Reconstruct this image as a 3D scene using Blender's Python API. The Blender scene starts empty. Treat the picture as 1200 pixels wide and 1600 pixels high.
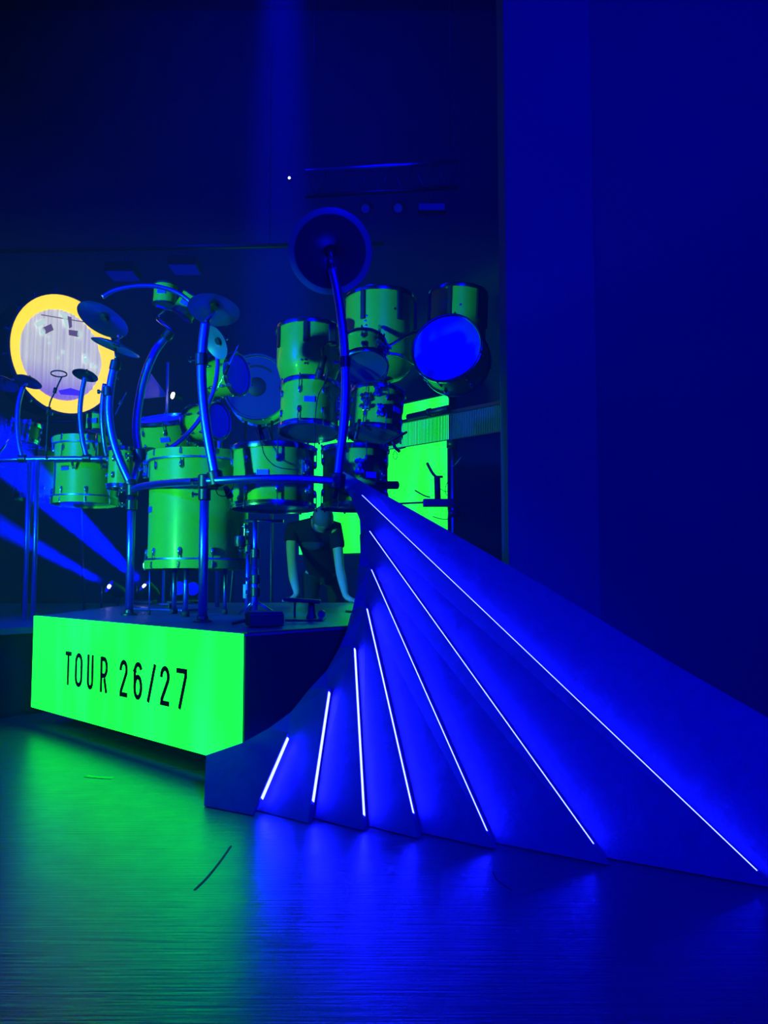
import bpy, bmesh, math, random
from mathutils import Vector, Matrix, Quaternion

random.seed(7)
sc = bpy.context.scene
C = sc.collection
PI = math.pi

# ------------------------------------------------------------------ camera
W, H_, F = 1200, 1600, 1300.0          # picture frame and focal length in pixels
CAM_Z = 0.906
PITCH = math.atan((895 - 800) / F)
cd = bpy.data.cameras.new('camera')
cd.sensor_fit = 'HORIZONTAL'
cd.sensor_width = 36.0
cd.lens = 36.0 * F / W
cd.clip_end = 200
cam = bpy.data.objects.new('camera', cd)
cam.location = (0, 0, CAM_Z)
cam.rotation_euler = (PI / 2 + PITCH, 0, 0)
C.objects.link(cam)
sc.camera = cam

# ------------------------------------------------------------------ world: thin stage haze
w = bpy.data.worlds.new('hall_air')
sc.world = w
w.use_nodes = True
nt = w.node_tree
nt.nodes.clear()
wo = nt.nodes.new('ShaderNodeOutputWorld')
bg = nt.nodes.new('ShaderNodeBackground')
bg.inputs[0].default_value = (0, 0, 0.02, 1)
bg.inputs[1].default_value = 0.3
nt.links.new(bg.outputs[0], wo.inputs[0])
vs = nt.nodes.new('ShaderNodeVolumeScatter')
vs.inputs['Color'].default_value = (1, 1, 1, 1)
vs.inputs['Density'].default_value = 0.008
nt.links.new(vs.outputs[0], wo.inputs[1])

# ------------------------------------------------------------------ stage lamps and added fill
def spot(name, loc, target, color, power, angle, blend=0.4, radius=0.08):
    l = bpy.data.lights.new(name, 'SPOT')
    l.color = color
    l.energy = power
    l.spot_size = math.radians(angle)
    l.spot_blend = blend
    l.shadow_soft_size = radius
    o = bpy.data.objects.new(name, l)
    o.location = loc
    d = Vector(target) - Vector(loc)
    o.rotation_euler = d.to_track_quat('-Z', 'Y').to_euler()
    C.objects.link(o)
    return o

BLUE = (0.0, 0.0, 1.0)
GREEN = (0.03, 1.0, 0.08)
spot('side_boom_green', (-4.6, 0.9, 1.35), (-1.35, 5.45, 1.72), GREEN, 1250, 31.0, 0.2, 0.12)
spot('side_boom_blue', (-5.2, 1.0, 3.6), (-1.5, 5.7, 1.6), BLUE, 3600, 34, 0.25, 0.15)
spot('wall_wash_blue', (1.6, -3.0, 5.0), (2.0, 5.0, 2.6), BLUE, 3000, 74, 0.9, 0.3)
spot('wing_fill_blue', (2.4, -3.0, 4.5), (0.3, 2.9, 0.5), BLUE, 4600, 30, 0.9, 0.3)  # unseen blue fill added to lift the dark zones of the wing
spot('overhead_blue', (-1.2, 9.6, 13.0), (-1.27, 9.5, 0.0), BLUE, 190000, 7.5, 1.0, 0.1)
spot('back_fill_blue', (-1.5, 7.0, 8.5), (-1.0, 11.5, 4.0), BLUE, 850, 140, 1.0, 0.3)  # unseen fill added so the back wall reads blue

vset = sc.view_settings
vset.view_transform = 'Standard'
vset.look = 'None'
vset.exposure = 0.0
vset.gamma = 1.0
vset.use_curve_mapping = False
sc.cycles.use_denoising = True
sc.cycles.max_bounces = 6
sc.cycles.volume_bounces = 0
sc.cycles.use_light_tree = False

# ------------------------------------------------------------------ geometry helpers
FWD = Vector((0, math.cos(PITCH), math.sin(PITCH)))
UPV = Vector((0, -math.sin(PITCH), math.cos(PITCH)))
CAM = Vector((0, 0, CAM_Z))

def ray(x, y):
    return Vector((1, 0, 0)) * ((x - W / 2) / F) + UPV * (-(y - H_ / 2) / F) + FWD

def at(x, y, Y):
    """world point at forward distance Y that the photograph shows at (x, y)"""
    r = ray(x, y)
    return CAM + r * (Y / r.y)

def on_plane(x, y, p0, n):
    r = ray(x, y)
    t = (p0 - CAM).dot(n) / r.dot(n)
    return CAM + r * t

def mesh(name, verts, faces, smooth=False):
    m = bpy.data.meshes.new(name)
    m.from_pydata([tuple(v) for v in verts], [], faces)
    if smooth:
        m.polygons.foreach_set('use_smooth', [True] * len(m.polygons))
    m.update()
    return m

def bm_mesh(name, bm, smooth=False):
    m = bpy.data.meshes.new(name)
    bmesh.ops.recalc_face_normals(bm, faces=bm.faces)
    bm.to_mesh(m)
    bm.free()
    if smooth:
        m.polygons.foreach_set('use_smooth', [True] * len(m.polygons))
    return m

def box(sx, sy, sz, bevel=0.0, off=(0, 0, 0)):
    bm = bmesh.new()
    bmesh.ops.create_cube(bm, size=1.0)
    bmesh.ops.scale(bm, vec=(sx, sy, sz), verts=bm.verts)
    if bevel > 0:
        bmesh.ops.bevel(bm, geom=list(bm.edges), offset=bevel, segments=2, affect='EDGES', profile=0.5)
    bmesh.ops.translate(bm, vec=off, verts=bm.verts)
    return bm_mesh('box', bm)

def lathe(prof, n=40, closed=False, smooth=True):
    """profile of (radius, z) turned about z"""
    vs, fs = [], []
    rings = []
    for (r, z) in prof:
        if r < 1e-6:
            rings.append([len(vs)])
            vs.append((0, 0, z))
        else:
            rings.append(list(range(len(vs), len(vs) + n)))
            for k in range(n):
                a = 2 * PI * k / n
                vs.append((r * math.cos(a), r * math.sin(a), z))
    pairs = list(zip(rings[:-1], rings[1:]))
    if closed:
        pairs.append((rings[-1], rings[0]))
    for A, B in pairs:
        if len(A) == 1 and len(B) == 1:
            continue
        for k in range(n):
            k2 = (k + 1) % n
            if len(A) == 1:
                fs.append((A[0], B[k2], B[k]))
            elif len(B) == 1:
                fs.append((A[k], A[k2], B[0]))
            else:
                fs.append((A[k], A[k2], B[k2], B[k]))
    m = mesh('turned', vs, fs, smooth)
    bm = bmesh.new(); bm.from_mesh(m)
    bmesh.ops.recalc_face_normals(bm, faces=bm.faces)
    bm.to_mesh(m); bm.free()
    if smooth:
        try:
            m.set_sharp_from_angle(angle=math.radians(38))
        except Exception:
            pass
    return m

def spline(pts, sub=6):
    P = [Vector(p) for p in pts]
    if len(P) < 3:
        return P
    out = []
    for i in range(len(P) - 1):
        p0 = P[max(i - 1, 0)]; p1 = P[i]; p2 = P[i + 1]; p3 = P[min(i + 2, len(P) - 1)]
        for k in range(sub):
            t = k / sub
            out.append(0.5 * ((2 * p1) + (p2 - p0) * t + (2 * p0 - 5 * p1 + 4 * p2 - p3) * t * t
                              + (3 * p1 - p0 - 3 * p2 + p3) * t ** 3))
    out.append(P[-1])
    return out

def tube(pts, r, n=12, sub=6):
    P = spline(pts, sub)
    rad = r if isinstance(r, (list, tuple)) else None
    vs, fs = [], []
    t0 = (P[1] - P[0]).normalized()
    ref = Vector((0, 0, 1)) if abs(t0.z) < 0.9 else Vector((1, 0, 0))
    nrm = (ref - t0 * ref.dot(t0)).normalized()
    for i, p in enumerate(P):
        if i == 0: t = (P[1] - P[0])
        elif i == len(P) - 1: t = (P[-1] - P[-2])
        else: t = P[i + 1] - P[i - 1]
        t.normalize()
        nrm = (nrm - t * nrm.dot(t)).normalized()
        bn = t.cross(nrm)
        rr = r if rad is None else rad[0] + (rad[1] - rad[0]) * i / (len(P) - 1)
        for k in range(n):
            a = 2 * PI * k / n
            vs.append(p + (nrm * math.cos(a) + bn * math.sin(a)) * rr)
    for i in range(len(P) - 1):
        for k in range(n):
            a = i * n + k; b = i * n + (k + 1) % n
            fs.append((a, b, b + n, a + n))
    fs.append(tuple(range(n))[::-1])
    fs.append(tuple(range((len(P) - 1) * n, len(P) * n)))
    m = mesh('tube', vs, fs, True)
    m.polygons[len(fs) - 1].use_smooth = False
    m.polygons[len(fs) - 2].use_smooth = False
    return m

def prism(poly, z0, z1):
    n = len(poly)
    vs = [(p[0], p[1], z0) for p in poly] + [(p[0], p[1], z1) for p in poly]
    fs = [tuple(range(n))[::-1], tuple(range(n, 2 * n))]
    fs += [(k, (k + 1) % n, n + (k + 1) % n, n + k) for k in range(n)]
    m = mesh('prism', vs, fs)
    bm = bmesh.new(); bm.from_mesh(m)
    bmesh.ops.recalc_face_normals(bm, faces=bm.faces)
    bm.to_mesh(m); bm.free()
    return m

def shell_of(verts, faces, thick_vec):
    """close a sheet into a slab: the sheet and its copy moved by thick_vec"""
    n = len(verts)
    vs = [Vector(v) for v in verts] + [Vector(v) + thick_vec for v in verts]
    fs = [tuple(f) for f in faces] + [tuple(i + n for i in reversed(f)) for f in faces]
    cnt = {}
    for f in faces:
        for i in range(len(f)):
            e = (f[i], f[(i + 1) % len(f)])
            cnt[e] = 1
    for (a, b) in list(cnt):
        if (b, a) not in cnt:
            fs.append((b, a, a + n, b + n))
    m = mesh('slab', vs, fs)
    bm = bmesh.new(); bm.from_mesh(m)
    bmesh.ops.recalc_face_normals(bm, faces=bm.faces)
    bm.to_mesh(m); bm.free()
    return m

# ------------------------------------------------------------------ object helpers
def tag(o, label, cat, group=None, kind=None):
    if label: o['label'] = label
    if cat: o['category'] = cat
    if group: o['group'] = group
    if kind: o['kind'] = kind
    return o

def thing(name, label, cat, loc=(0, 0, 0), rot=None, group=None):
    o = bpy.data.objects.new(name, None)
    o.empty_display_size = 0.1
    o.location = loc
    if rot is not None:
        o.rotation_mode = 'QUATERNION'
        o.rotation_quaternion = rot
    C.objects.link(o)
    return tag(o, label, cat, group)

def part(name, m, mat, parent=None, loc=(0, 0, 0), rot=None, label=None, scale=None):
    o = bpy.data.objects.new(name, m)
    if mat is not None and len(m.materials) == 0:
        m.materials.append(mat)
    o.location = loc
    if rot is not None:
        o.rotation_mode = 'QUATERNION'
        o.rotation_quaternion = rot
    if scale is not None:
        o.scale = scale
    C.objects.link(o)
    if parent is not None:
        o.parent = parent
    if label:
        o['label'] = label
    return o

def wpart(name, m, mat, root, label=None):
    """a part whose mesh was made in world coordinates, under a root that is only moved"""
    base = Vector((0, 0, 0))
    r = root
    while r is not None:
        base = base + Vector(r.location)
        r = r.parent
    m.transform(Matrix.Translation(-base))
    return part(name, m, mat, root, label=label)

def struct(name, m, mat, parent=None):
    o = part(name, m, mat, parent)
    if parent is None:
        o['kind'] = 'structure'
    return o

def frame(axis, face=None):
    """quaternion whose +z is axis and whose -y looks to the camera side"""
    z = Vector(axis).normalized()
    y = Vector(face) * -1 if face is not None else Vector((0, 1, 0))
    if abs(z.dot(y.normalized())) > 0.97:
        y = Vector((0, 0, -1)) if z.y < 0 else Vector((0, 0, 1))
    y = (y - z * y.dot(z)).normalized()
    x = y.cross(z)
    return Matrix((x, y, z)).transposed().to_quaternion()

# ------------------------------------------------------------------ materials
def mat(name, color, rough=0.5, metal=0.0, spec=0.5, coat=0.0, noise=0.0, nscale=30.0, bump=0.0, bscale=60.0,
        emit=None, estr=0.0, trans=0.0, alpha=1.0):
    m = bpy.data.materials.new(name)
    m.use_nodes = True
    t = m.node_tree
    b = t.nodes['Principled BSDF']
    b.inputs['Base Color'].default_value = (*color, 1)
    b.inputs['Roughness'].default_value = rough
    b.inputs['Metallic'].default_value = metal
    b.inputs['Specular IOR Level'].default_value = spec
    b.inputs['Coat Weight'].default_value = coat
    b.inputs['Coat Roughness'].default_value = 0.12
    b.inputs['Transmission Weight'].default_value = trans
    b.inputs['Alpha'].default_value = alpha
    if emit is not None:
        b.inputs['Emission Color'].default_value = (*emit, 1)
        b.inputs['Emission Strength'].default_value = estr
    if noise > 0:
        tc = t.nodes.new('ShaderNodeTexCoord')
        nz = t.nodes.new('ShaderNodeTexNoise')
        nz.inputs['Scale'].default_value = nscale
        nz.inputs['Detail'].default_value = 4
        mx = t.nodes.new('ShaderNodeMix'); mx.data_type = 'RGBA'
        mx.inputs[6].default_value = (*[c * (1 - noise) for c in color], 1)
        mx.inputs[7].default_value = (*[min(1, c * (1 + noise)) for c in color], 1)
        t.links.new(tc.outputs['Object'], nz.inputs['Vector'])
        t.links.new(nz.outputs['Fac'], mx.inputs[0])
        t.links.new(mx.outputs[2], b.inputs['Base Color'])
    if bump > 0:
        tc = t.nodes.new('ShaderNodeTexCoord')
        nz = t.nodes.new('ShaderNodeTexNoise')
        nz.inputs['Scale'].default_value = bscale
        nz.inputs['Detail'].default_value = 5
        bp = t.nodes.new('ShaderNodeBump')
        bp.inputs['Strength'].default_value = bump
        bp.inputs['Distance'].default_value = 0.01
        t.links.new(tc.outputs['Object'], nz.inputs['Vector'])
        t.links.new(nz.outputs['Fac'], bp.inputs['Height'])
        t.links.new(bp.outputs[0], b.inputs['Normal'])
    return m

M = {}
M['shell'] = mat('lime_lacquer', (0.24, 0.50, 0.02), 0.38, 0, 0.35, 0.12, 0.08, 14)
M['chrome'] = mat('chrome', (0.50, 0.56, 0.95), 0.16, 1.0)
M['tube'] = mat('blue_satin_tube', (0.12, 0.20, 0.95), 0.36, 1.0)
M['black'] = mat('black_plastic', (0.012, 0.012, 0.014), 0.5, 0, 0.4, 0, 0.2, 40)
M['dark_metal'] = mat('dark_metal', (0.06, 0.06, 0.07), 0.4, 0.8)
M['rubber'] = mat('rubber', (0.02, 0.02, 0.02), 0.8)
M['head_blue'] = mat('coated_blue_head', (0.02, 0.018, 0.80), 0.45, 0, 0.3, 0, 0.06, 9)
M['head_dark'] = mat('clear_dark_head', (0.03, 0.07, 0.22), 0.22, 0, 0.5, 0, 0.1, 9)
M['head_dim'] = mat('dim_blue_head', (0.02, 0.025, 0.16), 0.5, 0, 0.3)
M['badge'] = mat('badge_plate', (0.06, 0.08, 0.85), 0.35, 0.2)
M['cymbal'] = mat('cymbal_bronze', (0.20, 0.26, 0.60), 0.33, 1.0, bump=0.15, bscale=25)
M['cymbal_deep'] = mat('deep_cymbal', (0.05, 0.07, 0.26), 0.30, 1.0, bump=0.15, bscale=25)
M['cymbal_dark'] = mat('dark_cymbal_pad', (0.015, 0.02, 0.05), 0.5, 0.2)
M['tape'] = mat('grey_tape', (0.45, 0.5, 0.62), 0.7)
M['wall_dark'] = mat('black_flat', (0.05, 0.05, 0.055), 0.9, 0, 0.1, 0, 0.15, 2)
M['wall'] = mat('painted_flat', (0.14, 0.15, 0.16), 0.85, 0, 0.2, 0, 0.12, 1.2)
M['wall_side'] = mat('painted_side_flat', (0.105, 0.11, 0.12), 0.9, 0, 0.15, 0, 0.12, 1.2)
M['riser'] = mat('riser_black_carcass', (0.015, 0.015, 0.018), 0.7, 0, 0.2)
M['deck'] = mat('riser_deck', (0.10, 0.12, 0.13), 0.38, 0, 0.5, 0, 0.25, 25, 0.1, 80)
M['felt'] = mat('wing_panel', (0.125, 0.125, 0.13), 0.75, 0, 0.25, 0, 0.22, 22, 0.15, 120)
M['strip'] = mat('led_strip', (0.8, 0.85, 1.0), 0.5, emit=(0.0034, 0.0048, 1.0), estr=270)
M['strip_base'] = mat('strip_channel', (0.1, 0.1, 0.1), 0.4, 0.7)
M['skin'] = mat('skin', (0.55, 0.42, 0.35), 0.55)
M['shirt'] = mat('dark_tee', (0.012, 0.014, 0.022), 0.9, 0, 0.1)
M['print'] = mat('faded_print', (0.035, 0.04, 0.06), 0.9, 0, 0.1, 0, 0.9, 70)
M['trousers'] = mat('dark_trousers', (0.02, 0.025, 0.03), 0.9, 0, 0.1)
M['hair'] = mat('short_hair', (0.10, 0.09, 0.09), 0.7)
M['white_lens'] = mat('lamp_lens', (0.1, 0.1, 0.1), 0.2, emit=(0.4, 0.45, 1.0), estr=25)
M['blue_lens'] = mat('blue_lamp_lens', (0.02, 0.02, 0.1), 0.2, emit=(0.0, 0.002, 1.0), estr=0.9)
M['dim_lens'] = mat('dim_lamp_lens', (0.02, 0.02, 0.1), 0.2, emit=(0.0, 0.0, 1.0), estr=0.20)
M['yellow_ring'] = mat('yellow_glow_ring', (0.8, 0.6, 0.1), 0.5, emit=(1.0, 0.62, 0.022), estr=1.3)
M['letter'] = mat('black_lettering', (0.002, 0.006, 0.004), 0.6, 0, 0.1)
M['tape_lime'] = mat('lime_floor_tape', (0.25, 0.7, 0.02), 0.6)
M['light_cone'] = mat('pale_light_cone', (0.75, 0.73, 0.68), 0.8)  # pale tone stands in for the work lamp's cone of light
M['warm'] = mat('warm_bulb', (0.9, 0.8, 0.6), 0.4, emit=(1.0, 0.85, 0.55), estr=14)
M['slat'] = mat('slat_grey', (0.14, 0.20, 0.30), 0.5)
_t = M['slat'].node_tree; _tr = _t.nodes.new('ShaderNodeBsdfTranslucent'); _tr.inputs[0].default_value = (0.10, 0.22, 0.35, 1)
_mx = _t.nodes.new('ShaderNodeMixShader'); _mx.inputs[0].default_value = 0.28
_t.links.new(_t.nodes['Principled BSDF'].outputs[0], _mx.inputs[1]); _t.links.new(_tr.outputs[0], _mx.inputs[2])
_t.links.new(_mx.outputs[0], _t.nodes['Material Output'].inputs[0])

def screen_mat(name, base, tint, strength, streak_scale, axis_rot):
    """green LED wall: emission with soft slanting bands and a fine pixel raster"""
    m = bpy.data.materials.new(name); m.use_nodes = True
    t = m.node_tree; b = t.nodes['Principled BSDF']
    b.inputs['Base Color'].default_value = (0.01, 0.02, 0.012, 1)
    b.inputs['Roughness'].default_value = 0.5
    tc = t.nodes.new('ShaderNodeTexCoord')
    mp = t.nodes.new('ShaderNodeMapping')
    mp.inputs['Rotation'].default_value = axis_rot
    mp.inputs['Scale'].default_value = streak_scale
    nz = t.nodes.new('ShaderNodeTexNoise'); nz.inputs['Scale'].default_value = 1.0; nz.inputs['Detail'].default_value = 2
    rp = t.nodes.new('ShaderNodeValToRGB')
    rp.color_ramp.elements[0].position = 0.48; rp.color_ramp.elements[0].color = (*base, 1)
    rp.color_ramp.elements[1].position = 0.68; rp.color_ramp.elements[1].color = (*tint, 1)
    px = t.nodes.new('ShaderNodeTexChecker'); px.inputs['Scale'].default_value = 250
    px.inputs['Color1'].default_value = (1, 1, 1, 1); px.inputs['Color2'].default_value = (0.82, 0.82, 0.82, 1)
    mx = t.nodes.new('ShaderNodeMix'); mx.data_type = 'RGBA'; mx.blend_type = 'MULTIPLY'; mx.inputs[0].default_value = 1
    t.links.new(tc.outputs['Object'], mp.inputs['Vector'])
    t.links.new(mp.outputs[0], nz.inputs['Vector'])
    t.links.new(nz.outputs['Fac'], rp.inputs['Fac'])
    t.links.new(tc.outputs['Object'], px.inputs['Vector'])
    t.links.new(rp.outputs[0], mx.inputs[6]); t.links.new(px.outputs['Color'], mx.inputs[7])
    t.links.new(mx.outputs[2], b.inputs['Emission Color'])
    b.inputs['Emission Strength'].default_value = strength
    return m

M['panel'] = screen_mat('riser_led_green', (0.003, 0.80, 0.016), (0.004, 0.80, 0.045), 5.2, (4.0, 4.0, 0.5), (0, 0, 0))
M['screen'] = screen_mat('back_screen_green', (0.008, 0.75, 0.008), (0.004, 0.75, 0.14), 3.0, (1.7, 1.7, 0.25), (0, 0.35, 0))

def floor_mat():
    m = bpy.data.materials.new('stage_floor'); m.use_nodes = True
    t = m.node_tree; b = t.nodes['Principled BSDF']
    b.inputs['Base Color'].default_value = (0.065, 0.07, 0.07, 1)
    b.inputs['Roughness'].default_value = 0.42
    b.inputs['Specular IOR Level'].default_value = 0.7
    tc = t.nodes.new('ShaderNodeTexCoord')
    mp = t.nodes.new('ShaderNodeMapping')
    mp.inputs['Rotation'].default_value = (0, 0, math.radians(14))
    mp.inputs['Scale'].default_value = (1.2, 26, 1)
    nz = t.nodes.new('ShaderNodeTexNoise'); nz.inputs['Scale'].default_value = 3.0; nz.inputs['Detail'].default_value = 6
    n2 = t.nodes.new('ShaderNodeTexNoise'); n2.inputs['Scale'].default_value = 9.0; n2.inputs['Detail'].default_value = 5
    ad = t.nodes.new('ShaderNodeMath'); ad.operation = 'ADD'
    bp = t.nodes.new('ShaderNodeBump'); bp.inputs['Strength'].default_value = 0.45; bp.inputs['Distance'].default_value = 0.004
    mr = t.nodes.new('ShaderNodeMapRange'); mr.inputs[3].default_value = 0.27; mr.inputs[4].default_value = 0.40
    t.links.new(tc.outputs['Object'], mp.inputs[0]); t.links.new(mp.outputs[0], nz.inputs['Vector'])
    t.links.new(tc.outputs['Object'], n2.inputs['Vector'])
    t.links.new(nz.outputs['Fac'], ad.inputs[0]); t.links.new(n2.outputs['Fac'], ad.inputs[1])
    t.links.new(ad.outputs[0], bp.inputs['Height']); t.links.new(bp.outputs[0], b.inputs['Normal'])
    t.links.new(n2.outputs['Fac'], mr.inputs[0]); t.links.new(mr.outputs[0], b.inputs['Roughness'])
    return m
M['floor'] = floor_mat()

# ================================================================== the setting
RZ = 0.65                                   # top of the riser
fl = struct('floor', box(16, 18, 0.1, 0, (0, 5, -0.05)), M['floor'])
struct('wall_back', box(16, 0.1, 9, 0, (0, 11.5, 4.5)), M['wall_dark'])
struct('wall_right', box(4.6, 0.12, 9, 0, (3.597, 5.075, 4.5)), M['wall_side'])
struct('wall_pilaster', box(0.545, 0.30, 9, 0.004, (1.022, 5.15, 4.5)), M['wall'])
# worn marks pressed into the floor covering
def floor_mark(name, pts, wid, m, h=0.0012):
    P = [on_plane(x, y, Vector((0, 0, 0)), Vector((0, 0, 1))) for x, y in pts]
    P = spline(P, 5)
    vs, fs = [], []
    for i, p in enumerate(P):
        d = (P[min(i + 1, len(P) - 1)] - P[max(i - 1, 0)]).normalized()
        s = Vector((-d.y, d.x, 0)) * wid / 2
        vs += [p + s + Vector((0, 0, h)), p - s + Vector((0, 0, h))]
    fs = [(2 * i, 2 * i + 1, 2 * i + 3, 2 * i + 2) for i in range(len(P) - 1)]
    return shell_of(vs, fs, Vector((0, 0, -h)))
part('scuff', floor_mark('s', [(361, 1322), (345, 1345), (325, 1370), (304, 1391)], 0.007, M['rubber']), M['rubber'], fl)
part('seam', floor_mark('s', [(265, 1200), (330, 1205), (440, 1214)], 0.006, M['rubber']), M['rubber'], fl)
part('scuff', floor_mark('s', [(770, 1362), (778, 1376), (800, 1391)], 0.004, M['rubber']), M['rubber'], fl)
tp = part('floor_tape', floor_mark('t', [(135, 1213), (155, 1215), (176, 1216)], 0.03, M['tape_lime'], 0.002), M['tape_lime'])
tag(tp, 'short strip of lime tape on the stage floor before the glowing panel', 'tape')

# ------------------------------------------------------------------ drum riser with its LED front
P0 = Vector((-0.584, 3.50, 0)); P1 = Vector((-2.060, 4.97, 0))
u_dir = (P0 - P1).normalized(); front_n = Vector((-0.706, -0.708, 0))
side = Vector((0.66, 0.75, 0)).normalized()
P2 = P0 + side * 2.0
riser_poly = [P0, P2, Vector((P2.x, 7.2, 0)), Vector((-2.06, 7.2, 0)), P1]
riser = thing('drum_riser', 'black drum riser with a glowing green lettered front', 'stage riser', P0)
cen = sum(riser_poly, Vector()) / 5
def inset(poly, d):
    return [p + (cen - p).normalized() * d for p in poly]
wpart('deck', prism(riser_poly, RZ - 0.010, RZ), M['deck'], riser)
wpart('carcass', prism(inset(riser_poly, 0.06), 0.10, RZ - 0.010), M['riser'], riser)
wpart('plinth', prism(inset(riser_poly, 0.28), 0.0, 0.10), M['riser'], riser)
# side cladding boards
side_out = Vector((side.y, -side.x, 0))
for k in range(2):
    a = P0 + side * (0.012 + k * 1.0); b = P0 + side * (0.98 + k * 1.0)
    poly = [a - side_out * 0.045, b - side_out * 0.045, b - side_out * 0.006, a - side_out * 0.006]
    wpart('side_board', prism(poly, 0.12, RZ - 0.0105), M['riser'], riser)
lip = [P0 + side * 0.02 - side_out * 0.035, P0 + side * 1.98 - side_out * 0.035,
       P0 + side * 1.98 - side_out * 0.005, P0 + side * 0.02 - side_out * 0.005]
wpart('edge_trim', prism(lip, RZ, RZ + 0.006), M['dark_metal'], riser)
# the LED front (0.53 m tall) in front of the carcass
PANEL_B, PANEL_T = 0.120, RZ
panel_root_pts = [P1 + front_n * 0.002, P0 + front_n * 0.002, P0 - front_n * 0.05 + u_dir * 0, P1 - front_n * 0.05]
scr = wpart('led_screen', prism([P1 + front_n * 0.018, P0 + front_n * 0.018, P0 + front_n * 0.002, P1 + front_n * 0.002],
                                PANEL_B, PANEL_T + 0.002), M['panel'], riser, 'glowing green LED front')
fn = front_n
pp = P1 + fn * 0.0185

def panel_u(x):
    p = on_plane(x, 1050, pp, fn)
    return (p - P1).dot(u_dir)

ST = 0.0235
def ribbon(pts, closed=False, t=ST):
    P = [Vector((p[0], p[1])) for p in pts]
    n = len(P); L, R = [], []
    for i in range(n):
        if closed:
            a, b = P[(i - 1) % n], P[(i + 1) % n]
            d1 = (P[i] - a).normalized(); d2 = (b - P[i]).normalized()
        else:
            d1 = (P[i] - P[i - 1]).normalized() if i > 0 else (P[1] - P[0]).normalized()
            d2 = (P[i + 1] - P[i]).normalized() if i < n - 1 else d1
        n1 = Vector((-d1.y, d1.x)); n2 = Vector((-d2.y, d2.x))
        mi = (n1 + n2)
        mi = mi.normalized() if mi.length > 1e-5 else n1
        k = 1 / max(0.55, mi.dot(n1))
        L.append(P[i] + mi * t / 2 * k); R.append(P[i] - mi * t / 2 * k)
    vs = L + R
    fs = [(i, (i + 1) % n, n + (i + 1) % n, n + i) for i in range(n if closed else n - 1)]
    return vs, fs

def arc(cx, cy, rx, ry, a0, a1, n=8):
    return [(cx + rx * math.cos(math.radians(a0 + (a1 - a0) * k / n)),
             cy + ry * math.sin(math.radians(a0 + (a1 - a0) * k / n))) for k in range(n + 1)]

def glyph(ch, w, h):
    s = ST / 2; x0, x1, y0, y1 = s, w - s, s, h - s
    rx = (x1 - x0) / 2; ry = rx * 1.25; cx = w / 2
    if ch == 'T': return [([(0, y1), (w, y1)], False), ([(cx, h - ST), (cx, 0)], False)]
    if ch == 'O': return [(arc(cx, y1 - ry, rx, ry, 0, 180) + arc(cx, y0 + ry, rx, ry, 180, 360), True)]
    if ch == 'U': return [([(x0, h)] + arc(cx, y0 + ry, rx, ry, 180, 360) + [(x1, h)], False)]
    if ch == 'R':
        m_ = h * 0.47
        return [([(x0, 0), (x0, h)], False),
                ([(ST, y1), (cx, y1)] + arc(cx, (y1 + m_) / 2, rx, (y1 - m_) / 2, 90, -90)[1:] + [(ST, m_)], False),
                ([(cx * 1.1, m_ - s), (x1, 0)], False)]
    if ch == '2':
        return [([(x0, h * 0.70)] + arc(cx, y1 - ry, rx, ry, 180, -25, 10) + [(x0 + ST * 0.3, ST * 1.2), (x0 + ST * 0.2, y0), (w, y0)], False)]
    if ch == '6':
        return [(arc(cx, y0 + h * 0.27, rx, h * 0.27, 0, 360, 20)[:-1], True),
                ([(x0, y0 + h * 0.25), (x0, y1 - ry)] + arc(cx, y1 - ry, rx, ry, 180, 20), False)]
    if ch == '/': return [([(ST * 0.3, 0), (w - ST * 0.3, h)], False)]
    if ch == '7': return [([(0, y1), (x1, y1), (x1, y1 - h * 0.12), (w * 0.33, 0)], False)]

TXT = [('T', 277, 303), ('O', 319, 351), ('U', 371, 398), ('R', 427, 459), ('2', 509, 544), ('6', 569, 607),
       ('/', 629, 663), ('2', 682, 723), ('7', 751, 797)]
LH = 0.345 * (PANEL_T - PANEL_B); LV = PANEL_T - 0.675 * (PANEL_T - PANEL_B)
for ch, xa, xb in TXT:
    ua, ub = panel_u(xa / 2.727), panel_u(xb / 2.727)
    vs, fs = [], []
    for pts, closed in glyph(ch, ub - ua, LH):
        v2, f2 = ribbon(pts, closed)
        k = len(vs)
        vs += [P1 + u_dir * (ua + p.x) + Vector((0, 0, LV + p.y)) + fn * 0.0195 for p in v2]
        fs += [tuple(i + k for i in f) for f in f2]
    m = shell_of(vs, fs, fn * -0.0015)
    wpart('letter', m, M['letter'], scr, 'black condensed character')

# lower side deck behind the riser
dk = thing('side_deck', 'low dark deck running off behind the green riser panel', 'stage deck', (-3.5, 5.2, 0))
dpoly = [(-5, 5.15), (-2.45, 5.15), (-2.08, 5.56), (-2.08, 9.5), (-5, 9.5)]
wpart('deck_top', prism(dpoly, 0.52, 0.56), M['deck'], dk)
wpart('deck_carcass', prism([(-5, 5.2), (-2.47, 5.2), (-2.12, 5.6), (-2.12, 9.5), (-5, 9.5)], 0, 0.52), M['riser'], dk)

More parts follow.
